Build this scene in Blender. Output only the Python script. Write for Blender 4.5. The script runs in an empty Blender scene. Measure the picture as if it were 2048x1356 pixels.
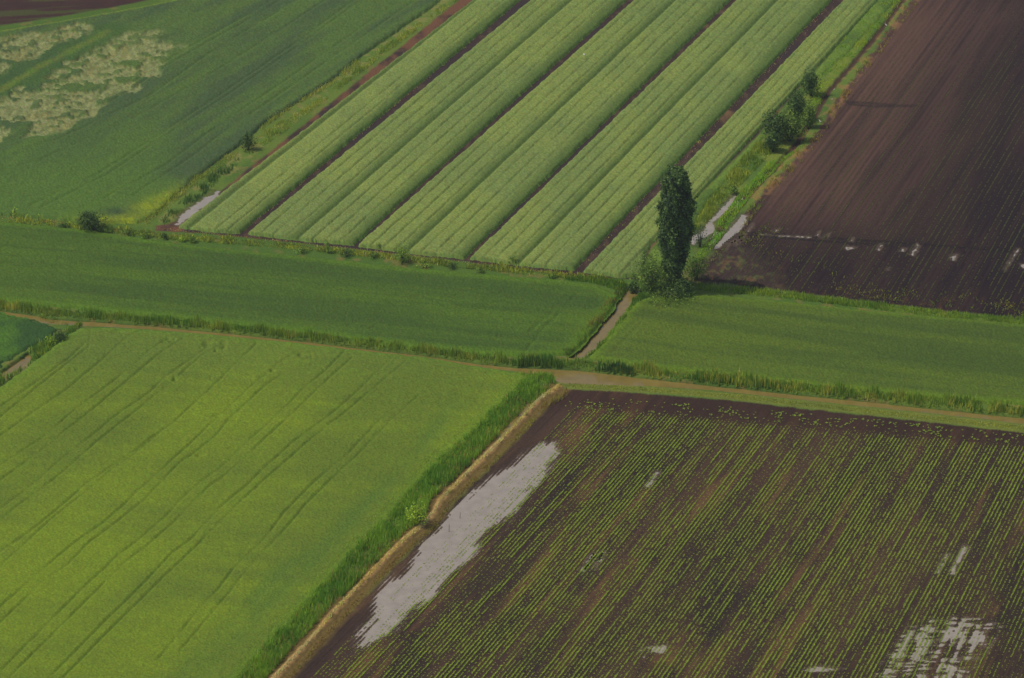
import bpy, math
import numpy as np
from math import radians, sin, cos, tan, pi

# ------------------------------------------------------------------ camera, sky, sun, exposure
S = bpy.context.scene
CH, DEP, FPX = 250.0, radians(26.0), 5800.0        # camera height (m), look-down angle, focal length in photo pixels
cam = bpy.data.objects.new('camera', bpy.data.cameras.new('camera'))
S.collection.objects.link(cam); S.camera = cam
cam.location = (0, 0, CH); cam.rotation_euler = (radians(90) - DEP, 0, 0)
cam.data.sensor_width = 36.0; cam.data.lens = FPX / 2048 * 36.0
cam.data.clip_start = 1.0; cam.data.clip_end = 60000

SUN_EL, SUN_AZ = radians(57), radians(-93)         # azimuth clockwise from +Y: the sun stands to the left
W = bpy.data.worlds.new('World'); S.world = W; W.use_nodes = True
nt = W.node_tree; nt.nodes.clear()
sky = nt.nodes.new('ShaderNodeTexSky'); sky.sky_type = 'NISHITA'; sky.sun_disc = False
sky.sun_elevation = SUN_EL; sky.sun_rotation = SUN_AZ % (2 * pi); sky.air_density = 1.0; sky.dust_density = 2.5
bg = nt.nodes.new('ShaderNodeBackground'); bg.inputs[1].default_value = 0.10
wo = nt.nodes.new('ShaderNodeOutputWorld')
nt.links.new(sky.outputs[0], bg.inputs[0]); nt.links.new(bg.outputs[0], wo.inputs[0])
sl = bpy.data.lights.new('sun', 'SUN'); sl.energy = 2.6; sl.angle = radians(0.6); sl.color = (1.0, 0.93, 0.82)
so = bpy.data.objects.new('sun', sl); S.collection.objects.link(so); so.location = (-400, 480, 500)
so.rotation_euler = (radians(90) - SUN_EL, 0, pi - SUN_AZ)
S.view_settings.view_transform = 'Standard'; S.view_settings.look = 'None'
S.view_settings.exposure = -0.35; S.view_settings.gamma = 1.0
S.render.engine = 'CYCLES'
S.cycles.volume_bounces = 0; S.cycles.max_bounces = 6; S.cycles.diffuse_bounces = 3; S.cycles.glossy_bounces = 3
S.cycles.transparent_max_bounces = 6

# ------------------------------------------------------------------ helpers
def at(u, v, z=0.0):
    """point of the photograph -> point of the level z (metres); works on arrays"""
    u = np.asarray(u, float); v = np.asarray(v, float)
    x = (u - 1024) / FPX; up = -(v - 678) / FPX
    Y = cos(DEP) + up * sin(DEP); Z = -sin(DEP) + up * cos(DEP)
    t = (z - CH) / Z
    return x * t, Y * t

def px(X, Y, z=0.0):
    """ground -> photograph"""
    dz = z - CH
    fwd = Y * cos(DEP) - dz * sin(DEP); up = Y * sin(DEP) + dz * cos(DEP)
    return 1024 + FPX * X / fwd, 678 - FPX * up / fwd

def G(poly, z=0.0):
    a = np.array(poly, float); x, y = at(a[:, 0], a[:, 1], z)
    return np.stack([x, y], 1)

def _hash(ix, iy, seed):
    h = (ix.astype(np.int64) * 374761393 + iy.astype(np.int64) * 668265263 + seed * 1442695041) & 0xffffffff
    h = ((h ^ (h >> 13)) * 1274126177) & 0xffffffff
    h = ((h ^ (h >> 16)) * 2246822519) & 0xffffffff
    return ((h ^ (h >> 15)) & 0xffffff) / float(0xffffff)

def vn(x, y, seed=0):
    xi = np.floor(x); yi = np.floor(y); fx = x - xi; fy = y - yi
    fx = fx * fx * (3 - 2 * fx); fy = fy * fy * (3 - 2 * fy)
    a = _hash(xi, yi, seed); b = _hash(xi + 1, yi, seed); c = _hash(xi, yi + 1, seed); d = _hash(xi + 1, yi + 1, seed)
    return (a * (1 - fx) + b * fx) * (1 - fy) + (c * (1 - fx) + d * fx) * fy

def fbm(x, y, seed=0, oct=4, gain=0.5):
    s = 0; a = 1; t = 0
    for i in range(oct):
        s = s + a * vn(x * 2 ** i + 17.3 * i, y * 2 ** i + 9.1 * i, seed + i * 31); t += a; a *= gain
    return s / t

def sm(a, b, x):
    t = np.clip((x - a) / (b - a), 0, 1); return t * t * (3 - 2 * t)

def segdist(X, Y, pts, closed=False):
    n = len(pts); best = np.full(X.shape, 1e18)
    for i in range(n if closed else n - 1):
        ax, ay = pts[i]; bx, by = pts[(i + 1) % n]
        dx, dy = bx - ax, by - ay; L = dx * dx + dy * dy + 1e-12
        t = np.clip(((X - ax) * dx + (Y - ay) * dy) / L, 0, 1)
        d = (X - ax - t * dx) ** 2 + (Y - ay - t * dy) ** 2
        np.minimum(best, d, out=best)
    return np.sqrt(best)

def inside(X, Y, pts):
    r = np.zeros(X.shape, bool); n = len(pts)
    for i in range(n):
        ax, ay = pts[i]; bx, by = pts[(i + 1) % n]
        if ay == by: continue
        c = ((ay > Y) != (by > Y)) & (X < (bx - ax) * (Y - ay) / (by - ay) + ax)
        r ^= c
    return r

def sd(X, Y, pts):
    """signed distance, positive inside; far points are only told far"""
    out = np.full(X.shape, -50.0); mn = pts.min(0) - 8; mx = pts.max(0) + 8
    m = (X > mn[0]) & (X < mx[0]) & (Y > mn[1]) & (Y < mx[1])
    if m.any():
        x = X[m]; y = Y[m]; d = segdist(x, y, pts, True)
        out[m] = np.where(inside(x, y, pts), d, -d)
    return out

def linedist(X, Y, pts, reach=4.0):
    out = np.full(X.shape, 99.0); mn = pts.min(0) - reach; mx = pts.max(0) + reach
    m = (X > mn[0]) & (X < mx[0]) & (Y > mn[1]) & (Y < mx[1])
    if m.any(): out[m] = segdist(X[m], Y[m], pts)
    return out

def lin(c):
    c = np.array(c, float) / 255.0
    return np.where(c <= 0.04045, c / 12.92, ((c + 0.055) / 1.055) ** 2.4)
KA = 0.85
def A(r, g, b, k=1.0): return lin((r, g, b)) / KA * k      # seen colour -> base colour

def mix(a, b, t):
    t = np.asarray(t)[..., None]; return a * (1 - t) + b * t

def make_mesh(name, V, faces, mat, parent=None, col=None, smooth=False):
    me = bpy.data.meshes.new(name); V = np.ascontiguousarray(V, dtype=np.float32)
    faces = [np.asarray(f, dtype=np.int32) for f in faces if len(f)]
    nl = sum(f.size for f in faces); nf = sum(len(f) for f in faces)
    me.vertices.add(len(V)); me.vertices.foreach_set('co', V.ravel())
    me.loops.add(nl); me.polygons.add(nf)
    me.loops.foreach_set('vertex_index', np.concatenate([f.ravel() for f in faces]))
    tot = np.concatenate([np.full(len(f), f.shape[1], np.int32) for f in faces])
    st = np.concatenate([[0], np.cumsum(tot)[:-1]]).astype(np.int32)
    me.polygons.foreach_set('loop_start', st)
    try: me.polygons.foreach_set('loop_total', tot)
    except Exception: pass
    if smooth: me.polygons.foreach_set('use_smooth', np.ones(nf, bool))
    if col is not None:
        at_ = me.color_attributes.new('col', 'FLOAT_COLOR', 'POINT')
        c = np.ones((len(V), 4), np.float32); c[:, :3] = col; at_.data.foreach_set('color', c.ravel())
    me.update(calc_edges=True); me.materials.append(mat)
    o = bpy.data.objects.new(name, me); S.collection.objects.link(o)
    if parent: o.parent = parent
    return o

def tag(o, label, cat=None, group=None, kind=None):
    o['label'] = label
    if cat: o['category'] = cat
    if group: o['group'] = group
    if kind: o['kind'] = kind
    return o

def empty(name, loc):
    o = bpy.data.objects.new(name, None); S.collection.objects.link(o); o.location = loc; o.empty_display_size = 0.3
    return o

# ------------------------------------------------------------------ materials
def mat(name, color=None, rough=0.85, spec=0.25, noise=None, amount=0.25, island=0.0, transl=0.0):
    m = bpy.data.materials.new(name); m.use_nodes = True; n = m.node_tree; p = n.nodes['Principled BSDF']
    p.inputs['Roughness'].default_value = rough; p.inputs['Specular IOR Level'].default_value = spec
    if color is None:
        a = n.nodes.new('ShaderNodeAttribute'); a.attribute_name = 'col'; src = a.outputs['Color']
    else:
        a = n.nodes.new('ShaderNodeRGB'); a.outputs[0].default_value = (*color, 1); src = a.outputs[0]
    def mul(src, fac_out, lo, hi):
        r = n.nodes.new('ShaderNodeMapRange'); r.inputs['To Min'].default_value = lo; r.inputs['To Max'].default_value = hi
        n.links.new(fac_out, r.inputs['Value'])
        v = n.nodes.new('ShaderNodeVectorMath'); v.operation = 'SCALE'
        n.links.new(src, v.inputs[0]); n.links.new(r.outputs[0], v.inputs['Scale']); return v.outputs[0], r
    if noise:
        g = n.nodes.new('ShaderNodeNewGeometry'); t = n.nodes.new('ShaderNodeTexNoise')
        t.inputs['Scale'].default_value = noise; t.inputs['Detail'].default_value = 3.0; t.inputs['Roughness'].default_value = 0.6
        n.links.new(g.outputs['Position'], t.inputs['Vector'])
        src, r = mul(src, t.outputs['Fac'], 1 - amount, 1 + amount)
        r.inputs['From Min'].default_value = 0.3; r.inputs['From Max'].default_value = 0.7
    if island:
        g = n.nodes.new('ShaderNodeNewGeometry'); src, r = mul(src, g.outputs['Random Per Island'], 1 - island, 1 + island)
    n.links.new(src, p.inputs['Base Color'])
    if transl:
        tr = n.nodes.new('ShaderNodeBsdfTranslucent'); mx = n.nodes.new('ShaderNodeMixShader'); mx.inputs[0].default_value = transl
        n.links.new(src, tr.inputs['Color']); n.links.new(p.outputs[0], mx.inputs[1]); n.links.new(tr.outputs[0], mx.inputs[2])
        n.links.new(mx.outputs[0], n.nodes['Material Output'].inputs['Surface'])
    return m

def water_mat(name, c, rough=0.03, ripple=0.04):
    m = bpy.data.materials.new(name); m.use_nodes = True; n = m.node_tree; p = n.nodes['Principled BSDF']
    g = n.nodes.new('ShaderNodeNewGeometry'); t = n.nodes.new('ShaderNodeTexNoise'); t.inputs['Scale'].default_value = 0.5
    n.links.new(g.outputs['Position'], t.inputs['Vector'])
    r = n.nodes.new('ShaderNodeMapRange'); r.inputs['From Min'].default_value = 0.3; r.inputs['From Max'].default_value = 0.7
    r.inputs['To Min'].default_value = 0.9; r.inputs['To Max'].default_value = 1.1; n.links.new(t.outputs['Fac'], r.inputs['Value'])
    v = n.nodes.new('ShaderNodeVectorMath'); v.operation = 'SCALE'; v.inputs[0].default_value = tuple(c); n.links.new(r.outputs[0], v.inputs['Scale'])
    n.links.new(v.outputs[0], p.inputs['Base Color'])
    t2 = n.nodes.new('ShaderNodeTexNoise'); t2.inputs['Scale'].default_value = 6.0; n.links.new(g.outputs['Position'], t2.inputs['Vector'])
    b = n.nodes.new('ShaderNodeBump'); b.inputs['Strength'].default_value = ripple; b.inputs['Distance'].default_value = 0.05
    n.links.new(t2.outputs['Fac'], b.inputs['Height']); n.links.new(b.outputs[0], p.inputs['Normal'])
    p.inputs['Roughness'].default_value = rough; p.inputs['IOR'].default_value = 1.5; p.inputs['Specular IOR Level'].default_value = 1.0
    return m

M_ground = mat('soil_and_turf', noise=2.2, amount=0.22, rough=0.95, spec=0.15)
M_crop = mat('crop_canopy', noise=3.0, amount=0.16, rough=0.8, spec=0.2)
M_blade = mat('grass_blades', island=0.22, rough=0.7, spec=0.25, transl=0.25)
M_leaf = mat('tree_leaves', island=0.3, rough=0.6, spec=0.3, transl=0.18)
M_bark = mat('bark', color=(0.09, 0.075, 0.055), noise=6, amount=0.3, rough=0.9)
M_puddle = water_mat('muddy_puddle_water', A(164, 153, 138, .93))  # muddy tan plus the grey of reflected sky, put into the base colour
M_ditch = water_mat('brown_ditch_water', A(134, 116, 62, .95), ripple=0.02)
M_feather = mat('white_feathers', color=(0.85, 0.85, 0.83), noise=20, amount=0.05, rough=0.7)

# ------------------------------------------------------------------ layout (points of the photograph laid on the ground)
# seedling rows of the lower right field and of the dark upper right field run towards these points
VP1, VP2 = (3157.0, -1244.0), (3306.0, -1880.0)
def rowk(u, v, VP, v0): return VP[0] + (u - VP[0]) * (v0 - VP[1]) / (v - VP[1])

P_topleft = [(-400, 110), (-150, 76), (0, 52), (120, 33), (230, 14), (330, -6), (500, -40), (500, -200), (-400, -200)]
P_fieldA = [(-260, 95), (0, 60), (120, 40), (230, 21), (330, 2), (420, -22), (620, -140), (1060, -140), (905, -20), (850, 20), (790, 60), (735, 100), (650, 165),
            (560, 222), (520, 250), (480, 285), (430, 322), (385, 355), (340, 395), (310, 425), (280, 440), (200, 442), (100, 433), (0, 424), (-260, 400)]
P_fieldB = [(-260, 408), (0, 441), (180, 458), (350, 485), (600, 510), (800, 531), (1000, 549), (1130, 558), (1200, 572), (1236, 588), (1222, 612), (1192, 648),
            (1160, 685), (1138, 706), (1060, 710), (960, 706), (860, 698), (740, 682), (620, 664), (480, 648), (330, 632), (160, 614), (0, 600), (-260, 570)]
P_fieldC = [(1292, 594), (1340, 590), (1420, 589), (1520, 596), (1640, 608), (1760, 622), (1900, 634), (2060, 648), (2320, 672), (2320, 835), (2060, 806), (1940, 798),
            (1800, 786), (1640, 770), (1500, 756), (1380, 742), (1290, 730), (1210, 718), (1180, 712), (1196, 694), (1222, 664), (1246, 630), (1272, 602)]
P_fieldD = [(-300, 940), (-100, 828), (0, 772), (50, 735), (95, 700), (132, 668), (160, 655), (210, 652), (300, 657), (440, 668), (600, 684), (740, 700), (850, 712),
            (950, 728), (1030, 742), (1062, 750), (1040, 776), (990, 822), (950, 862), (880, 925), (815, 990), (780, 1035), (720, 1095), (660, 1160), (590, 1235),
            (530, 1300), (470, 1370), (380, 1480), (-300, 1480)]
P_fieldE = [(-300, 590), (0, 624), (45, 634), (100, 648), (118, 655), (100, 672), (70, 688), (40, 702), (10, 722), (0, 730), (-40, 745), (-300, 860)]
P_fieldF = [(1128, 778), (1210, 784), (1330, 790), (1500, 806), (1700, 828), (1900, 850), (2060, 866), (2400, 905), (2400, 1600), (400, 1600), (570, 1362), (640, 1280),
            (720, 1205), (800, 1125), (850, 1070), (900, 1020), (950, 965), (1010, 905), (1060, 850), (1090, 815)]
P_dark = [(1900, -100), (1822, 0), (1770, 70), (1712, 150), (1660, 222), (1625, 280), (1580, 330), (1530, 380), (1490, 425), (1440, 490), (1400, 540), (1395, 556),
          (1440, 566), (1500, 574), (1600, 586), (1700, 600), (1800, 612), (1900, 622), (2060, 640), (2500, 690), (2500, -100)]
P_stripsoil = [(310, 452), (370, 440), (918, 0), (1040, -100), (1930, -100), (1745, 0), (1640, 130), (1512, 275), (1375, 412), (1300, 500), (1275, 560), (1145, 553),
               (1000, 533), (900, 520), (700, 497), (480, 474), (400, 466), (310, 462)]
# ditches: water polygons on the water level
ZW = -0.55
D_long = [(-300, 590), (-100, 613), (0, 624), (70, 634), (100, 641), (200, 647), (300, 655), (450, 669), (600, 685), (740, 702), (860, 716), (960, 731), (1030, 738), (1100, 740), (1160, 744),
          (1230, 752), (1330, 764), (1420, 774), (1500, 782), (1600, 793), (1750, 808), (1900, 824), (2060, 840), (2400, 880), (2400, 893), (2060, 850), (1900, 832), (1750, 816), (1600, 801), (1500, 790), (1400, 780), (1300, 774), (1200, 771), (1125, 768),
          (1098, 757), (1040, 745), (960, 737), (860, 722), (740, 706), (600, 689), (450, 673), (300, 660), (205, 655), (150, 652), (100, 650), (50, 640), (0, 631), (-100, 620), (-300, 597)]
D_diag = [(1260, 580), (1248, 596), (1240, 606), (1223, 626), (1214, 642), (1187, 671), (1164, 696), (1141, 717), (1154, 719), (1166, 715), (1185, 702), (1211, 675), (1229, 647), (1253, 622), (1259, 602), (1279, 587), (1275, 580)]
D_left = [(-80, 800), (-10, 760), (10, 745), (36, 728), (57, 711), (63, 718), (57, 731), (46, 740), (30, 750), (5, 765), (-80, 815)]
D_wet = [(1100, 777), (1080, 786), (1060, 804), (1040, 824), (1014, 848), (988, 878), (994, 882), (1018, 858), (1044, 832), (1063, 812), (1086, 791)]
# puddles: (name polygon, raggedness, threshold, material level)
PUD = [
 ('big', [(1085, 888), (1112, 884), (1118, 905), (1092, 940), (1062, 985), (1035, 1020), (1000, 1050), (965, 1070), (950, 1110), (900, 1155), (868, 1195), (815, 1225), (790, 1260), (745, 1290), (705, 1312),
          (722, 1265), (750, 1235), (748, 1205), (772, 1165), (808, 1140), (838, 1105), (840, 1085), (880, 1060), (905, 1015), (940, 985), (985, 950), (1030, 925), (1062, 900)], 0.75, 0.0,
  'large grey puddle flooding seedling rows beside the straw coloured ditch edge'),
 ('corner', [(1755, 1400), (1770, 1325), (1800, 1295), (1830, 1258), (1880, 1240), (1960, 1245), (1992, 1255), (1960, 1300), (1935, 1335), (1900, 1400)], 2.6, -0.2,
  'broken pale puddle seeping between seedling rows in the lower right corner'),
 ('flat', [(1602, 1341), (1625, 1331), (1660, 1333), (1690, 1338), (1650, 1345), (1620, 1346)], 0.3, 0.3,
  'thin flat white puddle at the bottom edge of the seedling field'),
 ('mid1', [(1291, 973), (1299, 975), (1318, 944), (1311, 943)], 0.6, 0.0, 'slim puddle between seedling rows below the weedy headland'),
 ('mid2', [(1161, 1142), (1169, 1144), (1194, 1109), (1186, 1106)], 0.6, 0.0, 'left one of two slim twin puddles in the middle of the seedling field'),
 ('mid3', [(1181, 1138), (1188, 1140), (1211, 1105), (1204, 1103)], 0.6, 0.0, 'right one of two slim twin puddles in the middle of the seedling field'),
 ('low1', [(1258, 1300), (1310, 1285), (1345, 1290), (1340, 1308), (1290, 1310)], 2.4, 0.7, 'speckled puddle among seedlings near the bottom edge'),
 ('right1', [(1871, 1148), (1877, 1149), (1899, 1108), (1892, 1106)], 0.7, 0.0, 'left one of two slim puddles near the right edge of the seedling field'),
 ('right2', [(1899, 1148), (1906, 1149), (1936, 1095), (1927, 1091)], 0.7, 0.0, 'right one of two slim puddles near the right edge of the seedling field'),
 ('ditchpool', [(1469, 388), (1477, 395), (1464, 411), (1445, 431), (1427, 446), (1430, 462), (1414, 474), (1397, 480), (1390, 490), (1379, 488), (1378, 474), (1398, 465), (1408, 456), (1418, 440), (1441, 418), (1458, 400)], 0.5, 0.15,
  'pale pool in the weedy ditch right of the tall poplar'),
 ('edgepool', [(1498, 430), (1487, 455), (1466, 476), (1440, 497), (1422, 499), (1445, 472), (1460, 458), (1472, 441), (1484, 430)], 0.5, 0.15,
  'pinkish pool on the dark field edge beside the weedy ditch'),
 ('s1', [(1505, 447), (1509, 449), (1498, 464), (1491, 463)], 0.3, 0.2, 'short slim puddle touching the wheel track by the pinkish pool'),
 ('s2', [(1478, 478), (1492, 472), (1486, 482), (1470, 494), (1466, 492)], 0.5, 0.1, 'small puddle below the wheel track by the pinkish pool'),
 ('s3', [(1520, 468), (1560, 470.5), (1650, 475), (1650, 477), (1560, 473), (1520, 470)], 0.9, 0.25, 'thin water line in the wheel track across the dark field'),
 ('s4', [(1650, 470), (1660, 466), (1656, 476), (1648, 478)], 0.3, 0.2, 'small puddle at the right end of the wheel track'),
 ('s5', [(1690, 492), (1712, 494), (1708, 498), (1694, 501), (1688, 497)], 0.3, 0.2, 'white oval puddle lying across rows in the dark field'),
 ('s6', [(1704, 476), (1711, 475), (1704, 485), (1699, 484)], 0.3, 0.2, 'small puddle just above the white oval puddle'),
 ('s7', [(1834, 488), (1840, 492), (1826, 512), (1820, 508)], 0.5, 0.1, 'narrow puddle along a row in the middle right of the dark field'),
 ('s8', [(2034, 497), (2040, 499), (2026, 520), (2011, 543), (2007, 540), (2018, 518)], 0.3, 0.3, 'long white puddle along a row near the right edge of the dark field'),
 ('s9', [(2036, 528), (2070, 526), (2070, 538), (2046, 537)], 0.5, 0.2, 'puddle cut off by the right edge beside the dark field rows'),
 ('s10', [(1774, 537), (1781, 535), (1778, 541), (1773, 542)], 0.2, 0.3, 'tiny puddle low in the dark field'),
 ('s11', [(1902, 512), (1914, 508), (1910, 521), (1902, 521)], 0.7, 0.0, 'faint puddle on a pale patch of the dark field'),
 ('s12', [(1480, 470), (1494, 466), (1486, 476), (1462, 490), (1452, 500), (1456, 488)], 0.5, 0.1, 'narrow puddle just right of the pinkish pool'),
 ('s13', [(1636, 463), (1642, 462), (1636, 474), (1631, 474)], 0.3, 0.1, 'small puddle above the wheel track in the dark field'),
 ('s14', [(1760, 489), (1766, 488), (1758, 500), (1752, 500)], 0.4, 0.1, 'small puddle on the wheel track right of the white oval puddle'),
 ('s15', [(1552, 459), (1558, 458), (1553, 465), (1548, 465)], 0.3, 0.1, 'tiny puddle above the left part of the wheel track'),
 ('s16', [(1804, 497), (1812, 496), (1808, 503), (1800, 503)], 0.4, 0.1, 'tiny puddle left of the narrow puddle along a row'),
 ('lane', [(352, 449), (362, 432), (385, 412), (410, 396), (436, 382), (440, 388), (420, 406), (395, 424), (375, 438), (358, 450)], 0.9, 0.25,
  'blue grey puddle at the lower end of the reddish soil lane'),
]

# ------------------------------------------------------------------ ground: one sheet to the horizon, denser where the camera looks
def grow(a, b, n): return a + (b - a) * (np.arange(1, n + 1) / n) ** 3
us = np.concatenate([-grow(160, 90000, 24)[::-1], np.arange(-160, 2210, 2.0), grow(2210, 92000, 24)])
vs = np.concatenate([-grow(110, 2142, 40)[::-1], np.arange(-110, 1440, 1.5), grow(1440, 40000, 20)])
U, V = np.meshgrid(us, vs); GX, GY = at(U, V)
shape = GX.shape
X = GX.ravel(); Y = GY.ravel(); u = U.ravel(); v = V.ravel()
near = (u > -170) & (u < 2220) & (v > -120) & (v < 1450)

n1 = fbm(X * 0.05, Y * 0.05, 1); n2 = fbm(X * 0.5, Y * 0.5, 2); n3 = vn(X * 3.1, Y * 3.1, 3)
col = mix(A(98, 118, 46), A(76, 104, 40), sm(0.35, 0.65, n1))                      # rough green verge by default
col = mix(col, A(125, 110, 62), sm(0.58, 0.75, n2) * 0.6)
Z = 0.05 * n3 + 0.05 * n2

def paint(poly, c, soft=0.4, amp=0.8, z=0.0):
    """lay a ground cover colour inside a polygon, with a ragged border"""
    global col
    d = sd(X, Y, G(poly, z)) + (n2 - 0.5) * amp
    col = mix(col, c, sm(-soft, soft, d)); return d

# far beyond the frame: plain farmland patches
far = ~near
patch = vn(np.floor(X / 260) * 3.7, np.floor(Y / 420) * 1.9, 77)
fc = mix(A(78, 104, 52), A(82, 66, 58), (patch > 0.55).astype(float))
col[far] = fc[far]

# top left reddish field with faint rows
k = (Y - 0.18 * X)
c = mix(A(70, 50, 46), A(58, 42, 42), n2); c = mix(c, A(72, 78, 40), sm(0.50, 0.62, vn(X * 0.07, k * 0.5, 5)) * 0.8)
paint(P_topleft, c)
# strips field soil: reddish lane left, dark lanes between the strips, straw bits at the field end
c = mix(A(60, 48, 46), A(84, 68, 58), sm(0.5, 0.72, fbm(X * 0.9, Y * 0.4, 6)) * 0.8)
c = mix(c, A(58, 48, 50), sm(0.45, 0.7, fbm(X * 0.06, Y * 0.04, 8)))
c = mix(c, A(112, 88, 62), sm(0.62, 0.75, fbm(X * 0.16, Y * 0.08, 88)) * (u > 1300))
lane = (u < 940 - (v + 10) * 1.285 + 30)
c = mix(c, A(108, 76, 58), (lane * sm(0.25, 0.6, fbm(X * 0.3, Y * 0.15, 9))).astype(float))
paint(P_stripsoil, c)
# dark upper right field
kd = rowk(u, v, VP2, 500.0)
wet = fbm(kd * 0.02, v * 0.008, 12); dry = sm(0, 1, 1 - segdist(X, Y, G([(1800, 20), (1720, 140), (1640, 270), (1560, 370)])) / 48)
c = mix(A(60, 48, 50), A(76, 60, 58), sm(0.3, 0.7, wet)); c = mix(c, A(114, 90, 76), np.clip(dry * (0.6 + 0.6 * wet), 0, 1))
c = mix(c, A(84, 66, 62), sm(0.55, 0.8, vn(kd * 0.16, v * 0.01, 13)) * 0.5)
c = mix(c, A(48, 42, 46), sm(0.5, 0.85, vn(kd * 0.09, v * 0.012, 14)) * 0.4)
c = mix(c, A(128, 98, 62), sm(0.63, 0.72, fbm(X * 1.6, Y * 0.9, 15)) * sm(540, 595, v - (u - 1500) * .06) * 0.5)
track = np.minimum(linedist(X, Y, G([(1458, 463), (1560, 470), (1660, 477), (1760, 484), (1880, 493), (2060, 505)])),
                   linedist(X, Y, G([(1460, 470), (1560, 476), (1660, 484), (1780, 492)])))
c = mix(c, A(40, 36, 40), sm(0.75, 0.35, track) * 0.75)
track2 = np.minimum(linedist(X, Y, G([(1692, 204), (1740, 207), (1800, 212)])), linedist(X, Y, G([(1700, 209), (1750, 214), (1830, 212)])))
c = mix(c, A(50, 44, 46), sm(0.9, 0.4, track2) * 0.7)
c = c * np.array([.46, .44, .50]) * (1 + .35 * dry[:, None] * np.array([1, .9, .8])); d_dark = paint(P_dark, c, 0.5, 1.6)
Z += np.where(d_dark > 0, 0.05 * np.sin(kd * 2 * pi / 12.5) + 0.05, 0)
Z -= np.where(d_dark > 0, sm(0.6, 0.3, np.minimum(track, track2)) * 0.08, 0)
c = mix(A(112, 88, 58), A(90, 102, 48), sm(0.35, 0.6, fbm(X * 1.1, Y * 0.5, 16)))     # weedy litter near the poplar
c = mix(c, A(64, 52, 48), sm(0.30, 0.5, fbm(X * 1.2, Y * 0.7, 17)))
paint([(1385, 545), (1410, 515), (1450, 492), (1500, 500), (1540, 545), (1560, 578), (1480, 572), (1395, 562)], mix(c, A(60, 48, 50), 0.35 + 0 * X), 4.0, 5.0)
# lower right seedling field
kf = rowk(u, v, VP1, 1000.0)
stre = fbm(kf * 0.018, v * 0.0045, 20, 4); fine = vn(kf * 0.22, v * 0.012, 22)
c = mix(A(66, 54, 52), A(84, 66, 60), sm(0.3, 0.7, stre)); c = mix(c, A(118, 90, 68), sm(0.55, 0.78, fbm(kf * 0.03, v * 0.006, 21)) * 0.7)
c = mix(c, A(56, 47, 48), sm(0.55, 0.85, fine) * 0.6); c = mix(c, A(48, 42, 44), sm(0.58, 0.75, fbm(X * 0.12, Y * 0.07, 23)) * 0.6)
c = mix(c, A(64, 46, 44), sm(840, 800, v - (u - 1130) * 0.085) * 0.6)
c = c * np.array([.80, .775, .68]); d_F = paint(P_fieldF, c, 0.4, 1.2)
Z += np.where(d_F > 0, 0.045 * np.cos(kf * 2 * pi / 8.15) + 0.045, 0)
# light turf lane between reeds and the reddish lane; turf right of the strips
c = mix(A(92, 116, 46), A(120, 124, 62), sm(0.45, 0.65, n2))
paint([(312, 450), (338, 449), (430, 375), (560, 269), (650, 198), (752, 119), (878, 24), (910, 0), (1040, -100), (880, -100), (780, 70), (600, 215), (470, 315), (330, 425)], c, 0.4, 0.8)
c = mix(A(84, 110, 44), A(112, 126, 48), sm(0.4, 0.65, fbm(X * 0.15, Y * 0.08, 25)))
paint([(1760, 0), (1690, 60), (1655, 130), (1515, 275), (1380, 412), (1400, 480), (1440, 478), (1500, 400), (1580, 318), (1640, 200), (1700, 120), (1800, 0), (1900, -100), (1850, -100)], c, 0.5, 1.2)
# brown bank line at the edge of the dark field
bank = linedist(X, Y, G([(1880, -90), (1806, 0), (1760, 62), (1700, 135), (1658, 182), (1635, 222), (1600, 280), (1560, 325), (1520, 365), (1478, 412), (1450, 448), (1412, 495)])) + (n2 - .5) * 1.0
col = mix(col, A(74, 58, 46), sm(1.1, 0.35, bank)); Z -= 0.35 * sm(0.9, 0.2, bank)
litt = linedist(X, Y, G([(1840, -20), (1770, 72), (1700, 160), (1650, 240), (1612, 290), (1560, 345), (1500, 415)]))
col = mix(col, A(150, 116, 74), sm(2.6, 0.6, litt) * sm(0.46, 0.62, fbm(X * 0.6, Y * 0.3, 31)) * 0.55)
# dry straw ledge and brown mud along the ditch of the bright field
straw_line = [(1122, 772), (1100, 786), (1075, 802), (1056, 825), (1036, 847), (1013, 870), (990, 895), (947, 936), (913, 971), (879, 1005), (868, 1028), (841, 1056), (810, 1080), (759, 1131), (725, 1166), (674, 1220), (633, 1268), (592, 1313), (555, 1352), (480, 1430)]
sl_ = linedist(X, Y, G(straw_line), 9) + (n2 - .5) * 0.9
col = mix(col, A(108, 92, 52), sm(3.4, 1.6, sl_)); col = mix(col, A(182, 146, 98), sm(0.9, 0.25, sl_) * sm(0.2, 0.45, n2)); Z += 0.35 * sm(1.2, 0.1, sl_)
# near bank turf of the long ditch
c = mix(A(116, 124, 50), A(96, 108, 46), n2)
paint([(1098, 762), (1140, 764), (1300, 773), (1500, 790), (1700, 812), (1900, 832), (2060, 850), (2400, 890), (2400, 915), (2060, 868), (1900, 848), (1700, 826), (1500, 804), (1330, 788), (1200, 781), (1130, 779)], c, 0.4, 0.6)

# ditches cut into the ground
def carve(poly, depth, bankw, level):
    global Z, col
    d = sd(X, Y, G(poly, level)) + (n2 - 0.5) * 0.35
    t = sm(-bankw, 0.15, d); Z = Z * (1 - t) + depth * t
    col = mix(col, A(70, 56, 44), sm(-bankw * 0.5, -0.1, d) * 0.8)
for p in (D_long, D_diag): carve(p, -1.0, 0.9, ZW)
carve(D_left, -0.95, 0.9, ZW); carve(D_wet, -0.42, 0.7, -0.22)
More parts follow.
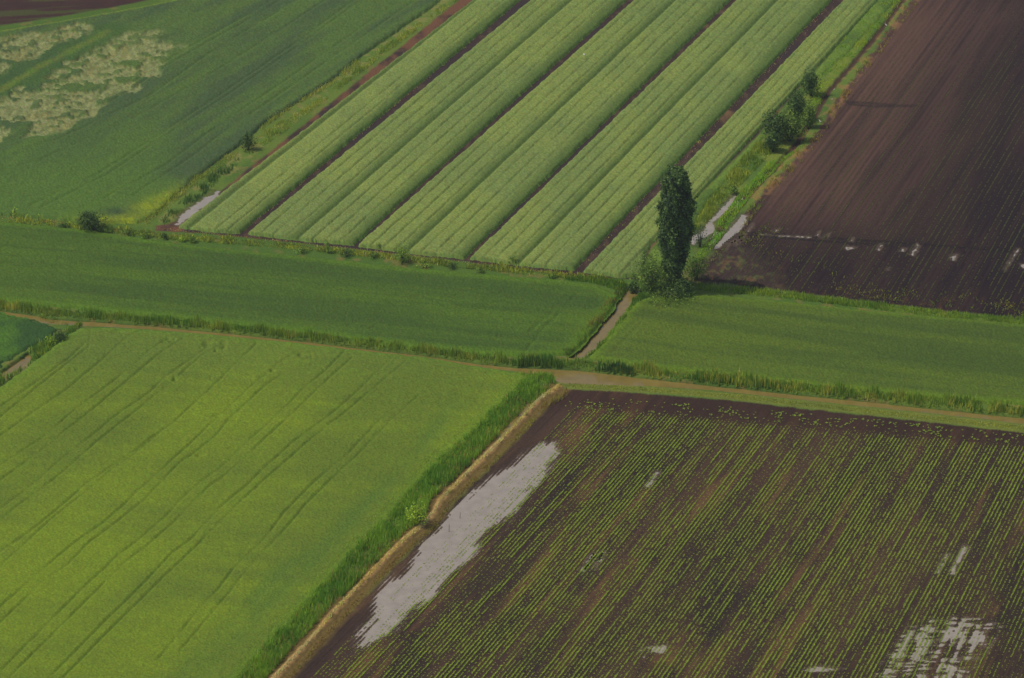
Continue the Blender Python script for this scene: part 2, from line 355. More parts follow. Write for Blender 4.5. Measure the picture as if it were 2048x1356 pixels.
# puddles: shallow hollows that follow the rows
for nm, poly, rag, th, lab in PUD:
    d = sd(X, Y, G(poly)); m = d > -1.5
    if not m.any(): continue
    dm = d[m]; kk = kf[m] if nm in ('big', 'corner', 'flat', 'mid1', 'mid2', 'mid3', 'low1', 'right1', 'right2') else kd[m] * 0.7
    uu = u[m]; vv = v[m]
    if nm == 'corner':
        r = 0.5 * vn(kk / 8.15, vv * 0.03, 41) + 0.5 * vn(uu * 0.045, vv * 0.34, 42)
        f = np.minimum(dm * 0.3, 0.3) + (r - 0.60) * rag * 1.3 - .15 * np.cos(kk * 2 * pi / 8.15)
    else:
        r = 0.55 * fbm(kk * 0.16, vv * 0.07, 43) + 0.45 * fbm(uu * 0.05, vv * 0.2, 44)
        f = dm - th + (r - 0.5) * rag * 2.4 + (vn(uu * .35, vv * .5, 46) - .5) * .5
        if nm == 'lane': f = dm * 1.2 + (vn(kk * 0.12, vv * 0.4, 45) - 0.42) * 1.5
    if nm == 'big':
        hump = (np.cos(kk * 2 * pi / 8.15) * 0.5 + 1.6 * (vn(kk / 8.15, vv * .02, 47) - .5)) * sm(3.2, 0.3, dm); f = f - hump
    t = sm(-0.25, 0.25, f); Z[m] = Z[m] * (1 - t) - 0.10 * t
    rim = sm(-2.2, 0.1, f) * (1 - t); col[m] = mix(col[m], A(50, 42, 40), rim * 0.55); silt = sm(-0.75, -0.1, f) * (0.3 + 0.7 * n3[m]); col[m] = mix(col[m], A(118, 104, 92), silt * 0.6)

Zf = Z.copy(); Zf[~near] = 0.0
ny, nx = shape; idx = np.arange(ny * nx).reshape(shape)
F = np.stack([idx[:-1, :-1], idx[1:, :-1], idx[1:, 1:], idx[:-1, 1:]], -1).reshape(-1, 4)
soilness = sm(0.0, 0.02, col[:, 0] - col[:, 1])[:, None]; col = col * (1 - soilness * np.array([0.0, .03, .12]))
g = make_mesh('ground', np.stack([X, Y, Zf], 1), [F], M_ground, col=col, smooth=True)
tag(g, 'flat farmland of brown soil, dark ploughed earth and green verges', 'ground', kind='structure')

# ------------------------------------------------------------------ masked grids: water sheets and crop canopies
def grid(poly, z, su, sv, pad=14):
    a = np.array(poly, float)
    u0, u1 = a[:, 0].min() - pad, a[:, 0].max() + pad; v0, v1 = a[:, 1].min() - pad, a[:, 1].max() + pad
    UU, VV = np.meshgrid(np.arange(u0, u1, su), np.arange(v0, v1, sv)); GXX, GYY = at(UU, VV, z)
    return UU, VV, GXX, GYY

def masked(name, XX, YY, ZZ, keep, m, col=None, smooth=True):
    ny, nx = XX.shape; idx = np.arange(ny * nx).reshape(ny, nx)
    q = keep[:-1, :-1] & keep[1:, :-1] & keep[1:, 1:] & keep[:-1, 1:]
    F = np.stack([idx[:-1, :-1][q], idx[1:, :-1][q], idx[1:, 1:][q], idx[:-1, 1:][q]], -1)
    used = np.unique(F); remap = np.full(ny * nx, -1); remap[used] = np.arange(len(used))
    Vv = np.stack([XX.ravel(), YY.ravel(), ZZ.ravel()], 1)[used]
    c = None if col is None else col.reshape(-1, 3)[used]
    return make_mesh(name, Vv, [remap[F]], m, col=c, smooth=smooth)

def water(name, poly, z, m, label, reach=1.3, cat='water'):
    UU, VV, XX, YY = grid(poly, z, 4, 3, 24); d = sd(XX, YY, G(poly, z))
    o = masked(name, XX, YY, np.full(XX.shape, z), d > -reach, m); return tag(o, label, cat, kind='structure')
water('ditch_water', D_long, ZW, M_ditch, 'long narrow drainage ditch of muddy brown water crossing between the wheat fields', 1.0)
water('ditch_water', D_diag, ZW, M_ditch, 'short slanting ditch of brown water running down from the poplar', 1.0)
water('ditch_water', D_left, ZW, M_ditch, 'bit of open ditch water between the small meadow and the bright field at the left edge', 1.0)
water('ditch_water', D_wet, -0.22, M_ditch, 'shallow wet furrow between the tall reeds and the dry straw ledge', 0.9)
for nm, poly, rag, th, lab in PUD:
    water('puddle', poly, -0.045, M_puddle, lab, 1.4, 'puddle')

def canopy(name, poly, h, colfn, hfn, label, cat='crop', step=(2.0, 1.5), edge=0.5, round_=0.9, clip=(-180, 2230, -120, 1450), rough=0.13, bigk=0.16, tint=(1, 1, 1)):
    a = np.array(poly, float); a[:, 0] = np.clip(a[:, 0], clip[0], clip[1]); a[:, 1] = np.clip(a[:, 1], clip[2], clip[3])
    UU, VV, XX, YY = grid(a, h, step[0], step[1], 10)
    jx = (np.random.RandomState(5).rand(*XX.shape) - .5) * 0.12; jy = (np.random.RandomState(6).rand(*XX.shape) - .5) * 0.2
    XX = XX + jx; YY = YY + jy
    d = sd(XX, YY, G(a, h)) + (fbm(XX * 0.6, YY * 0.6, 50, 3) - 0.5) * edge * 2
    n = np.random.RandomState(7).rand(*XX.shape)
    big = fbm(XX * 0.35, YY * 0.2, 51, 3)
    hh = h * (1 - 0.35 * sm(round_, 0, d)) + (n - 0.5) * rough + (big - 0.5) * bigk * h
    f = hfn(UU, VV, XX, YY, d) if hfn else 1.0
    ZZ = np.where(d > 0, np.maximum(hh * f, 0.06), -0.05); keep = d > -0.8
    c = colfn(UU, VV, XX, YY, d); rj = np.random.RandomState(8)
    c = c * np.array(tint) * (0.74 + 0.52 * rj.rand(*XX.shape))[..., None] * (1 + (rj.rand(*XX.shape, 3) - .5) * np.array([0.34, 0.12, 0.5]))
    o = masked(name, XX, YY, ZZ, keep, M_crop, col=c)
    return tag(o, label, cat, kind='stuff')

def grooves(XX, YY, lines, z, width=0.4, depth=0.5, wob=0.35, seed=60):
    wx = (fbm(XX * 0.13, YY * 0.13, seed, 3) - .5) * wob * 4; wy = (fbm(XX * 0.13 + 40, YY * 0.13, seed + 1, 3) - .5) * wob * 4
    f = np.zeros(XX.shape); br = 0.35 + 0.65 * sm(0.3, 0.6, fbm(XX * 0.2, YY * 0.1, seed + 2, 3))
    for L in lines:
        dd = linedist(XX + wx * 0.25, YY + wy * 0.25, G(L, z)); f = np.maximum(f, np.exp(-(dd / width) ** 2) * br)
    return 1 - depth * f

# --- field A, bluish wheat with pale lodged patches, top left
LP1 = [(-200, 330), (-60, 285), (0, 266), (60, 258), (120, 238), (175, 218), (225, 198), (255, 172), (275, 145), (300, 118), (335, 98), (345, 92), (318, 84), (308, 66), (275, 70), (235, 90), (212, 98), (150, 130), (100, 160), (60, 175), (0, 205), (-200, 270)]
LP2 = [(-200, 190), (0, 138), (30, 128), (75, 105), (130, 72), (152, 56), (120, 56), (60, 68), (0, 80), (-200, 115)]
def lodged(XX, YY):
    z = 0.7; d = np.maximum(sd(XX, YY, G(LP1, z)), sd(XX, YY, G(LP2, z)))
    n = fbm(XX * 0.16 + YY * .03, YY * 0.07 - XX * 0.05, 70, 4); isl = fbm(XX * 0.15 + 5, YY * 0.17, 171, 4)
    return sm(-0.8, 1.2, d * 0.7 + 1.9 + (0.5 - n) * 8.0) * (1 - sm(0.535, 0.565, isl + 0.06 * sm(5, 0, d) - 0.115)) * (1 - 0.8 * sm(.60, .66, fbm(XX * .42, YY * .42, 173, 3)))
def strk(XX, YY, ang, sx, sy, seed):
    c_, s_ = cos(ang), sin(ang); a = XX * c_ + YY * s_; b = -XX * s_ + YY * c_
    return fbm(a * sx, b * sy, seed, 4)
def angle_of(p0, p1):
    q = G([p0, p1]); return math.atan2(q[1, 1] - q[0, 1], q[1, 0] - q[0, 0])
aA = angle_of((100, 420), (700, 60))
def colA(UU, VV, XX, YY, d):
    s = strk(XX, YY, aA, 0.02, 0.12, 72); s2 = strk(XX, YY, aA, 0.05, 0.5, 73)
    c = mix(A(66, 92, 62), A(78, 108, 56), sm(0.35, 0.65, s * 0.6 + s2 * 0.4))
    lower = sm(180, 400, VV) * sm(0.45, 0.6, fbm(XX * 0.03, YY * 0.015, 74)); c = mix(c, A(80, 116, 46), lower * 0.7)
    yel = np.exp(-((UU - 300) / 75) ** 2 - ((VV - 412 + (UU - 300) * 0.45) / 17) ** 2) + 0.8 * np.exp(-((UU - 215) / 60) ** 2 - ((VV - 437) / 9) ** 2)
    c = mix(c, A(128, 148, 36), np.clip(yel, 0, 1) * (1 - 0.4 * sm(0.5, 0.6, n_(XX, YY))))
    dk = np.exp(-((UU - 232) / 28) ** 2 - ((VV - 423) / 9) ** 2); c = mix(c, A(58, 84, 56), np.clip(dk, 0, 1))
    ln = linedist(XX, YY, G([(-150, 245), (0, 182), (70, 138), (130, 108), (180, 82), (215, 62)], 0.7), 6)
    c = mix(c, mix(A(88, 120, 44), A(100, 118, 48), sm(.45, .6, n_(XX + 9, YY))), sm(2.0, 0.3, ln + (n_(XX, YY) - .5) * 2.5) * 0.75)
    gr = sm(9, 3, ln) ; c = mix(c, A(56, 92, 46), gr * (1 - sm(2.2, 0.6, ln)) * 0.6)
    lg = lodged(XX, YY); lt = fbm(XX * 1.1, YY * 0.55, 172, 3)
    c = mix(c, mix(A(112, 126, 86), A(134, 146, 108), sm(0.3, 0.65, lt)), lg * (0.85 + 0.15 * lt))
    c = mix(c, A(120, 112, 60), lg * sm(0.60, 0.7, fbm(XX * 0.4, YY * 0.2, 75)) * 0.25)
    c = mix(c, A(104, 134, 40), sm(2.2, 0.2, d) * (VV < 200) * (UU < 500))
    return c
def n_(XX, YY): return fbm(XX * 0.5, YY * 0.5, 76, 3)
linesA = [[(-150, 345), (60, 262), (200, 205), (350, 110), (520, 15), (620, -60)], [(-150, 350), (70, 266), (215, 207), (360, 115), (530, 20), (640, -60)],
          [(60, 410), (200, 345), (330, 262), (460, 175), (600, 80), (720, -10)], [(80, 415), (215, 348), (345, 262), (475, 175), (610, 82), (735, -10)],
          [(-100, 370), (80, 318), (260, 240), (400, 160), (560, 60), (650, 0)], [(-90, 330), (110, 280), (300, 190), (420, 105), (560, 20)],
          [(200, 400), (330, 330), (420, 262), (560, 168), (700, 70), (800, 0)], [(250, 400), (380, 315), (450, 262), (600, 160), (740, 62), (830, 0)],
          [(120, 62), (200, 62), (232, 48), (245, 30)]]
def hA(UU, VV, XX, YY, d):
    l = lodged(XX, YY); r = vn(XX * 1.3, YY * 0.9, 78)
    f = (1 - 0.66 * l) + l * (r - 0.5) * 0.45
    f = f * grooves(XX, YY, linesA, 0.7, 0.35, 0.35)
    for (cu, cv, w, hh) in [(434, 113, 20, 3), (1460 / 2.923, 68, 16, 2.5), (475, 90, 14, 2.5), (310, 42, 14, 2), (450, 120, 6, 2), (330, 75, 16, 3)]:
        f = f * (1 - 0.5 * np.exp(-((UU - cu) / w) ** 2 - ((VV - cv + (UU - cu) * 0.1) / hh) ** 2) * (0.6 + 0.6 * r))
    return f
canopy('wheat_crop', P_fieldA, 0.75, colA, hA, 'blue green wheat field with pale flattened patches at the top left', tint=(1.04, .93, .64))

# --- field B
aB = angle_of((200, 540), (900, 610))
def colB(UU, VV, XX, YY, d):
    s = strk(XX, YY, aB, 0.012, 0.11, 80); s2 = strk(XX, YY, aB, 0.04, 0.45, 81)
    c = mix(A(70, 98, 48), A(84, 114, 46), sm(0.32, 0.68, s * 0.45 + s2 * 0.55))
    c = mix(c, A(92, 128, 40), sm(3.5, 0.5, d) * 0.8); return mix(c, A(96, 124, 42), sm(1080, 1220, UU) * sm(.3, .6, s) * 0.6)
linesB = [[(-150, 520), (100, 538), (250, 556), (420, 568), (560, 590), (700, 604), (860, 612)], [(-150, 488), (200, 500), (500, 520), (800, 560), (1000, 590)], [(700, 600), (860, 614), (960, 616), (1010, 600)],
          [(-150, 560), (150, 590), (420, 618), (640, 640), (800, 655)], [(1155, 585), (1120, 625), (1080, 668), (1050, 705)], [(1140, 585), (1095, 632), (1060, 665)], [(100, 600), (390, 628), (700, 650)], [(560, 560), (800, 590), (900, 600), (1000, 640)]]
canopy('wheat_crop', P_fieldB, 0.65, colB, lambda UU, VV, XX, YY, d: grooves(XX, YY, linesB, 0.65, 0.5, 0.28, 1.0, 84) * (1 + 0.2 * (strk(XX, YY, aB, 0.03, 0.5, 83) - .5)),
       'dark green wheat band in the middle left between weedy verge and long ditch', tint=(.84, .82, .46))
# --- field C
aC = angle_of((1350, 640), (2040, 730))
def colC(UU, VV, XX, YY, d):
    s = strk(XX, YY, aC, 0.012, 0.11, 85); s2 = strk(XX, YY, aC, 0.04, 0.45, 86)
    q = s * 0.65 + s2 * 0.35 + 0.16 * sm(1900, 1250, UU) - 0.04
    c = mix(A(72, 98, 48), A(90, 116, 48), sm(0.35, 0.68, q)); return mix(c, A(98, 132, 40), sm(2.6, 0.4, d) * 0.8)
linesC = [[(1300, 720), (1450, 732), (1620, 742), (1800, 756), (2060, 775)], [(1200, 705), (1260, 650), (1340, 608), (1420, 604)], [(1215, 712), (1290, 640)], [(1390, 617), (1410, 617)],
          [(1400, 640), (1600, 652), (1850, 676), (2060, 700)], [(1350, 690), (1600, 700), (2060, 740)]]
canopy('wheat_crop', P_fieldC, 0.65, colC, lambda UU, VV, XX, YY, d: grooves(XX, YY, linesC, 0.65, 0.5, 0.25, 1.0, 87) * (1 + 0.2 * (strk(XX, YY, aC, 0.03, 0.5, 88) - .5)),
       'green wheat band in the middle right between poplar and long ditch', tint=(.90, .82, .46))
# --- field D with its wheel tracks (traced as u,v in an enlarged view, scaled back here)
def T(pts, ox=0, oy=700, s=2.923): return [(ox + a / s, oy + b / s) for a, b in pts]
linesD = [T(p) for p in [
 [(380, 1500), (540, 1340), (700, 1190), (820, 1100), (900, 1030), (1010, 930), (1100, 830), (1200, 750), (1290, 690), (1380, 600), (1450, 530), (1560, 440), (1650, 350), (1780, 220), (1900, 120), (2000, 20), (2060, -60)],
 [(1900, 120), (1880, 100), (1820, 85), (1740, 90)],
 [(470, 1500), (630, 1340), (740, 1230), (850, 1150), (1000, 1020), (1130, 890), (1230, 790), (1330, 720), (1450, 610), (1590, 480), (1680, 400), (1800, 280), (1960, 130), (2060, 40)],
 [(0, 1500), (170, 1350), (300, 1240), (460, 1110), (600, 1010), (720, 910), (800, 830), (900, 740), (1000, 650), (1120, 540), (1220, 440), (1300, 370), (1480, 200), (1640, 70), (1750, 0)],
 [(100, 1500), (255, 1350), (400, 1250), (540, 1110), (700, 990), (850, 870), (950, 760), (1060, 650), (1150, 590), (1270, 490), (1340, 400), (1450, 300), (1560, 200), (1650, 140)],
 [(-300, 1400), (0, 1180), (150, 1080), (300, 960), (480, 800), (650, 680), (800, 580), (900, 500), (1000, 430), (1180, 270), (1350, 110), (1500, -40)],
 [(-300, 1480), (0, 1260), (160, 1120), (330, 960), (500, 830), (650, 700), (780, 610), (1000, 430)],
 [(-300, 1150), (0, 930), (200, 780), (380, 620), (500, 530), (720, 350), (880, 240), (960, 160), (1190, 0), (1230, -50)],
 [(-300, 1220), (0, 1000), (100, 910), (220, 830), (440, 650), (560, 540), (700, 430), (860, 300), (1010, 180), (1180, 30), (1290, -30), (1310, -60)],
 [(-300, 890), (0, 670), (240, 520), (450, 340), (700, 150), (880, 0), (960, -60)], [(-300, 960), (0, 760), (240, 590), (400, 460), (560, 330), (800, 130), (960, 0), (1070, -70)],
 [(-300, 700), (0, 500), (200, 360), (400, 220), (520, 120), (660, 0), (760, -90), (860, -130)], [(-300, 560), (0, 390), (200, 230), (430, 50), (520, -20), (530, -90)], [(-300, 500), (0, 330), (180, 210), (400, 50), (500, -40)],
 [(700, 1500), (860, 1340), (1000, 1190), (1120, 1100), (1230, 980), (1310, 900), (1440, 790), (1540, 690), (1700, 550), (1830, 450), (1900, 400), (2044, 280), (2300, 40)],
 [(780, 1500), (940, 1340), (1060, 1230), (1290, 1000), (1420, 870), (1530, 770), (1700, 620), (1830, 510), (2044, 340), (2380, 60)]]]
linesD = [([(L[0][0] - 1.6 * (L[1][0] - L[0][0]) - 90, L[0][1] - 1.6 * (L[1][1] - L[0][1]) + 90)] + L) if L[0][1] > 1150 and len(L) > 5 else L for L in linesD]
linesD += [T(p, 400, 892) for p in [[(-120, 1200), (0, 1060), (150, 880), (330, 660), (520, 460), (610, 350), (760, 200), (900, 70), (1100, -130), (1280, -300)],
 [(-250, 1250), (0, 950), (120, 820), (210, 700), (380, 540), (500, 380), (680, 200), (850, 60), (1050, -150)]]]
soft = [T(p, 400, 892) for p in [[(-50, 1400), (150, 1180), (400, 900), (600, 720), (780, 540), (900, 400), (1120, 200), (1250, 40), (1500, -250)],
 [(-100, 1350), (100, 1120), (330, 880), (500, 700), (700, 600), (900, 380)]]]
aD = angle_of((200, 1100), (600, 750))
def colD(UU, VV, XX, YY, d):
    s = strk(XX, YY, aD, 0.015, 0.06, 90); s2 = fbm(XX * 0.05, YY * 0.12, 91); s3 = strk(XX, YY, aB, 0.05, 0.35, 92)
    q = s * 0.45 + s2 * 0.3 + s3 * 0.25; c = mix(A(108, 122, 52), A(126, 140, 46), sm(0.32, 0.68, q))
    sf = grooves(XX, YY, soft, 0.75, 1.8, 1.0, 1.0, 93); c = mix(c, A(88, 114, 56), (1 - sf) * 0.6)
    gl = grooves(XX, YY, linesD, 0.75, 0.30, 1.0, 0.35, 62); c = mix(c, A(78, 104, 46), (1 - gl) * 0.25)
    c = mix(c, A(104, 120, 64), sm(790, 690, VV + 0.0 * UU) * 0.6)
    return mix(c, A(104, 136, 48), sm(3.0, 0.3, d) * 0.5)
rD = np.random.RandomState(4); spots = [(335, 680, 9, 4), (345, 677, 5, 3), (415, 688, 9, 6), (448, 692, 6, 6), (405, 695, 5, 4), (430, 700, 6, 3), (585, 712, 7, 4), (600, 708, 7, 3), (620, 712, 5, 4), (540, 740, 14, 3), (420, 752, 8, 2),
  (235, 663, 10, 2.5), (330, 775, 4, 4), (350, 757, 5, 5), (395, 910, 12, 2), (440, 830, 16, 3), (470, 840, 12, 2.5), (150, 738, 10, 2), (470, 895, 14, 2)]
def hD(UU, VV, XX, YY, d):
    f = grooves(XX, YY, linesD, 0.75, 0.24, 0.36, 0.35, 62) * grooves(XX, YY, soft, 0.75, 1.5, 0.12, 1.0, 93)
    r = vn(XX * 1.2, YY * 0.8, 94)
    for cu, cv, w, hh in spots: f = f * (1 - 0.75 * np.exp(-((UU - cu) / w) ** 2 - ((VV - cv) / hh) ** 2) * sm(0.2, 0.7, r))
    return f * (1 + 0.14 * (strk(XX, YY, aB, 0.1, 0.5, 95) - .5))
canopy('barley_crop', P_fieldD, 0.8, colD, hD, 'bright yellow green cereal field with winding wheel tracks at the lower left', tint=(.77, .88, .44), rough=0.08)
# --- field E
def colE(UU, VV, XX, YY, d):
    s = fbm(XX * 0.12, YY * 0.08, 96); return mix(A(56, 88, 44), A(84, 122, 40), sm(0.35, 0.65, s))
canopy('meadow_grass', P_fieldE, 0.45, colE, None, 'small dark green meadow corner at the left edge below the long ditch', 'grass', edge=0.9, rough=0.16, tint=(.8, .85, .6))

# --- the five cereal strips: left and right edge lines as (bottom u, bottom v, top u, top v)
def edge_at(L, v_): (u0, v0, u1, v1) = L; return u0 + (u1 - u0) * (v0 - v_) / (v0 - v1)
STR = [((357, 449, 931, 0), (478, 461, 1024, 0), [.62, .81], [(.20, .05)], 'narrow first cereal strip beside the reddish soil lane'),
       ((495, 462, 1048, 0), (706, 484, 1238, 0), [.125, .25, .375, .625, .75, .875], [(.49, .018)], 'second cereal strip from the left in the striped field'),
       ((716, 486, 1256, 0), (928, 511, 1447, 0), [.125, .25, .375, .61, .735, .86], [(.485, .018)], 'third and middle cereal strip of the striped field'),
       ((940, 512, 1462, 0), (1147, 534, 1650, 0), [.125, .25, .375, .61, .735, .86], [(.485, .018)], 'fourth cereal strip, its lower right end left of the poplar'),
       ((1167, 538, 1676, 0), (1290, 498, 1746, 0), [.22, .45, .70], [(.95, .03)], 'fifth cereal strip, partly hidden behind the poplar')]
HS = 0.9
for si, (L, R, thin, broad, lab) in enumerate(STR):
    vt = -130; bl = (L[0], L[1]); br = (R[0], R[1])
    if si == 4: poly = [bl, (1240, 549), (1283, 545), br, (edge_at(R, vt), vt), (edge_at(L, vt), vt)]
    else: poly = [bl, ((bl[0] + br[0]) / 2, (bl[1] + br[1]) / 2 + 2), br, (edge_at(R, vt), vt), (edge_at(L, vt), vt)]
    def scoord(UU, VV, L=L, R=R, si=si):
        l = edge_at(L, VV); r = edge_at(R, VV); return (UU - l) / (r - l)
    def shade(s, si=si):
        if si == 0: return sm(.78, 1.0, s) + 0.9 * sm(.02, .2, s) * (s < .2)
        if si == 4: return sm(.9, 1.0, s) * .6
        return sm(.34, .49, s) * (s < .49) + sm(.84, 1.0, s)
    def hs(UU, VV, XX, YY, d, si=si, thin=thin, broad=broad, scoord=scoord, shade=shade):
        s = scoord(UU, VV) + (fbm(XX * 0.12, YY * 0.08, 100 + si, 3) - .5) * 0.02
        w = 0.0065 if si in (1, 2, 3) else 0.012; f = np.ones(XX.shape); brk = 0.45 + 0.55 * sm(0.32, 0.6, fbm(XX * 0.25, YY * 0.12, 110 + si, 3))
        for t in thin: f = f * (1 - 0.5 * np.exp(-((s - t) / w) ** 2) * brk)
        for t, w2 in broad: f = f * (1 - 0.5 * np.exp(-((s - t) / w2) ** 2))
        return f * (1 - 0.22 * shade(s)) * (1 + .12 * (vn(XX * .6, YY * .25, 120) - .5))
    def cs(UU, VV, XX, YY, d, si=si, scoord=scoord, shade=shade, thin=thin):
        s = scoord(UU, VV); n = fbm(XX * 0.08, YY * 0.04, 130 + si)
        c = mix(A(112, 130, 74), A(122, 138, 74), sm(0.35, 0.65, n)); c = mix(c, A(100, 122, 66), sm(150, 0, VV) * 0.25 + sm(0.55, .75, fbm(XX * .4, YY * .2, 140)) * 0.15)
        c = mix(c, A(72, 96, 44), np.clip(shade(s), 0, 1) * 0.85)  # right-side shade of each bed put into the colour, with greener edge rows
        for t in thin: c = mix(c, A(84, 106, 54), np.exp(-((s - t) / 0.009) ** 2) * 0.4)
        return mix(c, A(86, 116, 56), sm(0.8, -0.3, d) * 0.7)
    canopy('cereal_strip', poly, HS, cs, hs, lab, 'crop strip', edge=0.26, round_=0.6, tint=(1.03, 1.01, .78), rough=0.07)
# low green crop right of the fifth strip
canopy('meadow_grass', [(1300, 505), (1390, 402), (1520, 268), (1650, 122), (1752, 0), (1860, -125), (1885, -125), (1790, 0), (1690, 108), (1640, 150), (1560, 238), (1502, 300), (1420, 395), (1390, 440), (1330, 530)], 0.4,
       lambda UU, VV, XX, YY, d: mix(A(80, 106, 44), A(100, 126, 50), sm(.4, .6, fbm(XX * .1, YY * .06, 145))), None, 'low dark green grass band between the fifth strip and the weedy ditch', 'grass', edge=0.5, rough=0.1, tint=(.95, .95, .75))

# ------------------------------------------------------------------ blades, weeds and seedlings
def sample(poly, dens, seed, z=0.0):
    r = np.random.RandomState(seed); P = G(poly, z); mn = P.min(0); mx = P.max(0); n = int((mx[0] - mn[0]) * (mx[1] - mn[1]) * dens)
    x = mn[0] + r.rand(n) * (mx[0] - mn[0]); y = mn[1] + r.rand(n) * (mx[1] - mn[1])
    uu, vv = px(x, y); m = inside(x, y, P) & (uu > -170) & (uu < 2220) & (vv > -115) & (vv < 1440)
    return x[m], y[m], r

def ground_z(x, y):
    uu, vv = px(x, y); i = np.clip(np.searchsorted(vs, vv), 0, len(vs) - 1); j = np.clip(np.searchsorted(us, uu), 0, len(us) - 1)
    return Zf.reshape(shape)[i, j]

BK = np.array([1.95, 1.75, 1.2])
def blades(name, polys, dens, h, w, c0, c1, seed, label, cat='grass', keepfn=None, lean=0.25, c2=None, c2f=0.0, stuff=True, zfloor=-0.5, clump=0.0):
    Vs = []; Cs = []; Q = []; Tt = []; base = 0
    xs = []; ys = []
    for i, p in enumerate(polys):
        x, y, r = sample(p, dens, seed + i); xs.append(x); ys.append(y)
    x = np.concatenate(xs); y = np.concatenate(ys); r = np.random.RandomState(seed + 99)
    if keepfn is not None:
        m = keepfn(x, y, r); x = x[m]; y = y[m]
    z = ground_z(x, y); m = z > zfloor; x, y, z = x[m], y[m], z[m]; n = len(x)
    cl = fbm(x * 0.45, y * 0.35, seed + 5, 3)
    hh = h * (0.55 + 0.6 * r.rand(n)) * (1 + clump * (cl - .5) * 3); ww = w * (0.7 + 0.6 * r.rand(n)); a = r.rand(n) * 2 * pi; la = r.rand(n) * 2 * pi; ll = lean * hh * r.rand(n)
    dx, dy = np.cos(a) * ww / 2, np.sin(a) * ww / 2; lx, ly = np.cos(la) * ll, np.sin(la) * ll
    p0 = np.stack([x - dx, y - dy, z - .05], 1); p1 = np.stack([x + dx, y + dy, z - .05], 1)
    p2 = np.stack([x + dx * .8 + lx * .4, y + dy * .8 + ly * .4, z + hh * .6], 1); p3 = np.stack([x - dx * .8 + lx * .4, y - dy * .8 + ly * .4, z + hh * .6], 1)
    p4 = np.stack([x + lx, y + ly, z + hh], 1)
    Vv = np.stack([p0, p1, p2, p3, p4], 1).reshape(-1, 3); b = np.arange(n) * 5
    q = np.stack([b, b + 1, b + 2, b + 3], 1); t = np.stack([b + 3, b + 2, b + 4], 1)
    cc = mix(c0, c1, np.clip((fbm(x * 0.2, y * 0.15, seed + 7, 3) - .3) * 2.2 + (r.rand(n) - .5) * .5, 0, 1))
    if c2 is not None: cc = mix(cc, c2, (r.rand(n) < c2f * (0.3 + 1.4 * (fbm(x * .3, y * .2, seed + 8) > .5))).astype(float))
    o = make_mesh(name, Vv, [q, t], M_blade, col=np.repeat(np.clip(cc * BK, 0, .8), 5, 0))
    return tag(o, label, cat, kind='stuff')

def band(line, up, dn):
    return [(a, b - up) for a, b in line] + [(a, b + dn) for a, b in line[::-1]]

GRN, LGRN, YGRN, DGRN = A(70, 106, 40, 1.05), A(102, 128, 50, 1.1), A(132, 138, 66, 1.1), A(50, 84, 44, 1.1)
# reeds on the far bank of the long ditch
lb = [(-160, 604), (0, 620), (100, 634), (200, 642), (400, 659), (600, 682), (800, 706), (900, 718), (1000, 732), (1150, 740)]
lb2 = [(1150, 740), (1250, 752), (1350, 764), (1500, 780), (1700, 800), (1900, 820), (2060, 836), (2200, 852)]
def off(line, d): return [(a, b + d) for a, b in line]
blades('reeds', [band(off(lb, -5), 9, 3)], 22, 1.25, 0.13, GRN, YGRN, 200, 'row of bright green reeds along the far bank of the long ditch, left part', 'reeds', clump=0.9, c2=LGRN, c2f=.3)
blades('reeds', [band(off(lb2, -6), 13, 3)], 24, 1.45, 0.13, GRN, LGRN, 210, 'row of bright green reeds along the far bank of the long ditch, right part', 'reeds', clump=1.0, c2=YGRN, c2f=.3)
blades('reeds', [[(1020, 728), (1100, 722), (1125, 735), (1120, 742), (1030, 734)], [(1180, 740), (1240, 736), (1280, 752), (1200, 748)]], 34, 2.0, 0.14, GRN, DGRN, 215, 'tall dark reed clumps on the long ditch bank near the slanting ditch', 'reeds')
# reed belt beside the bright field
belt = [(1100, 754), (1112, 768), (1085, 786), (1050, 815), (1010, 855), (965, 905), (915, 955), (862, 1000), (850, 1040), (815, 1062), (765, 1115), (705, 1175), (650, 1230), (590, 1292), (545, 1345), (470, 1430),
        (400, 1430), (470, 1366), (530, 1298), (590, 1232), (660, 1158), (720, 1092), (780, 1030), (820, 985), (880, 922), (950, 860), (990, 820), (1036, 776), (1060, 752)]
blades('reeds', [belt], 34, 1.35, 0.12, A(78, 116, 42, 1.22), A(104, 134, 48, 1.25), 220, 'broad belt of tall green reeds between the bright field and the straw ledge', 'reeds', lean=0.35, clump=0.6, c2=A(140, 128, 80), c2f=.07,
       keepfn=lambda x, y, r: r.rand(len(x)) < 0.25 + 1.2 * sm(.3, .55, fbm(x * .35, y * .25, 222)))
blades('reeds', [[(a - 20, b - 6) for a, b in belt[16:]] + [(a + 12, b + 8) for a, b in belt[16:]][::-1]], 13, 1.05, 0.12, A(90, 122, 42, 1.2), A(112, 138, 48, 1.2), 224, 'thin scattered reeds growing into the edge of the bright field', 'reeds', lean=.4)
# straw ledge
blades('dry_grass', [band(straw_line, 3, 5)], 40, 0.45, 0.10, A(196, 158, 108, 1.8), A(160, 126, 80, 1.6), 230, 'line of dry straw coloured grass on the ditch ledge', 'dry grass', lean=0.9)
blades('weeds', [band([(a + 12, b + 8) for a, b in straw_line], 2, 14)], 14, 0.35, 0.12, A(104, 108, 48, 1.2), A(112, 88, 56, 1.1), 235, 'low brownish weeds between the straw ledge and the bare soil', 'weeds', lean=0.7, clump=1.0)
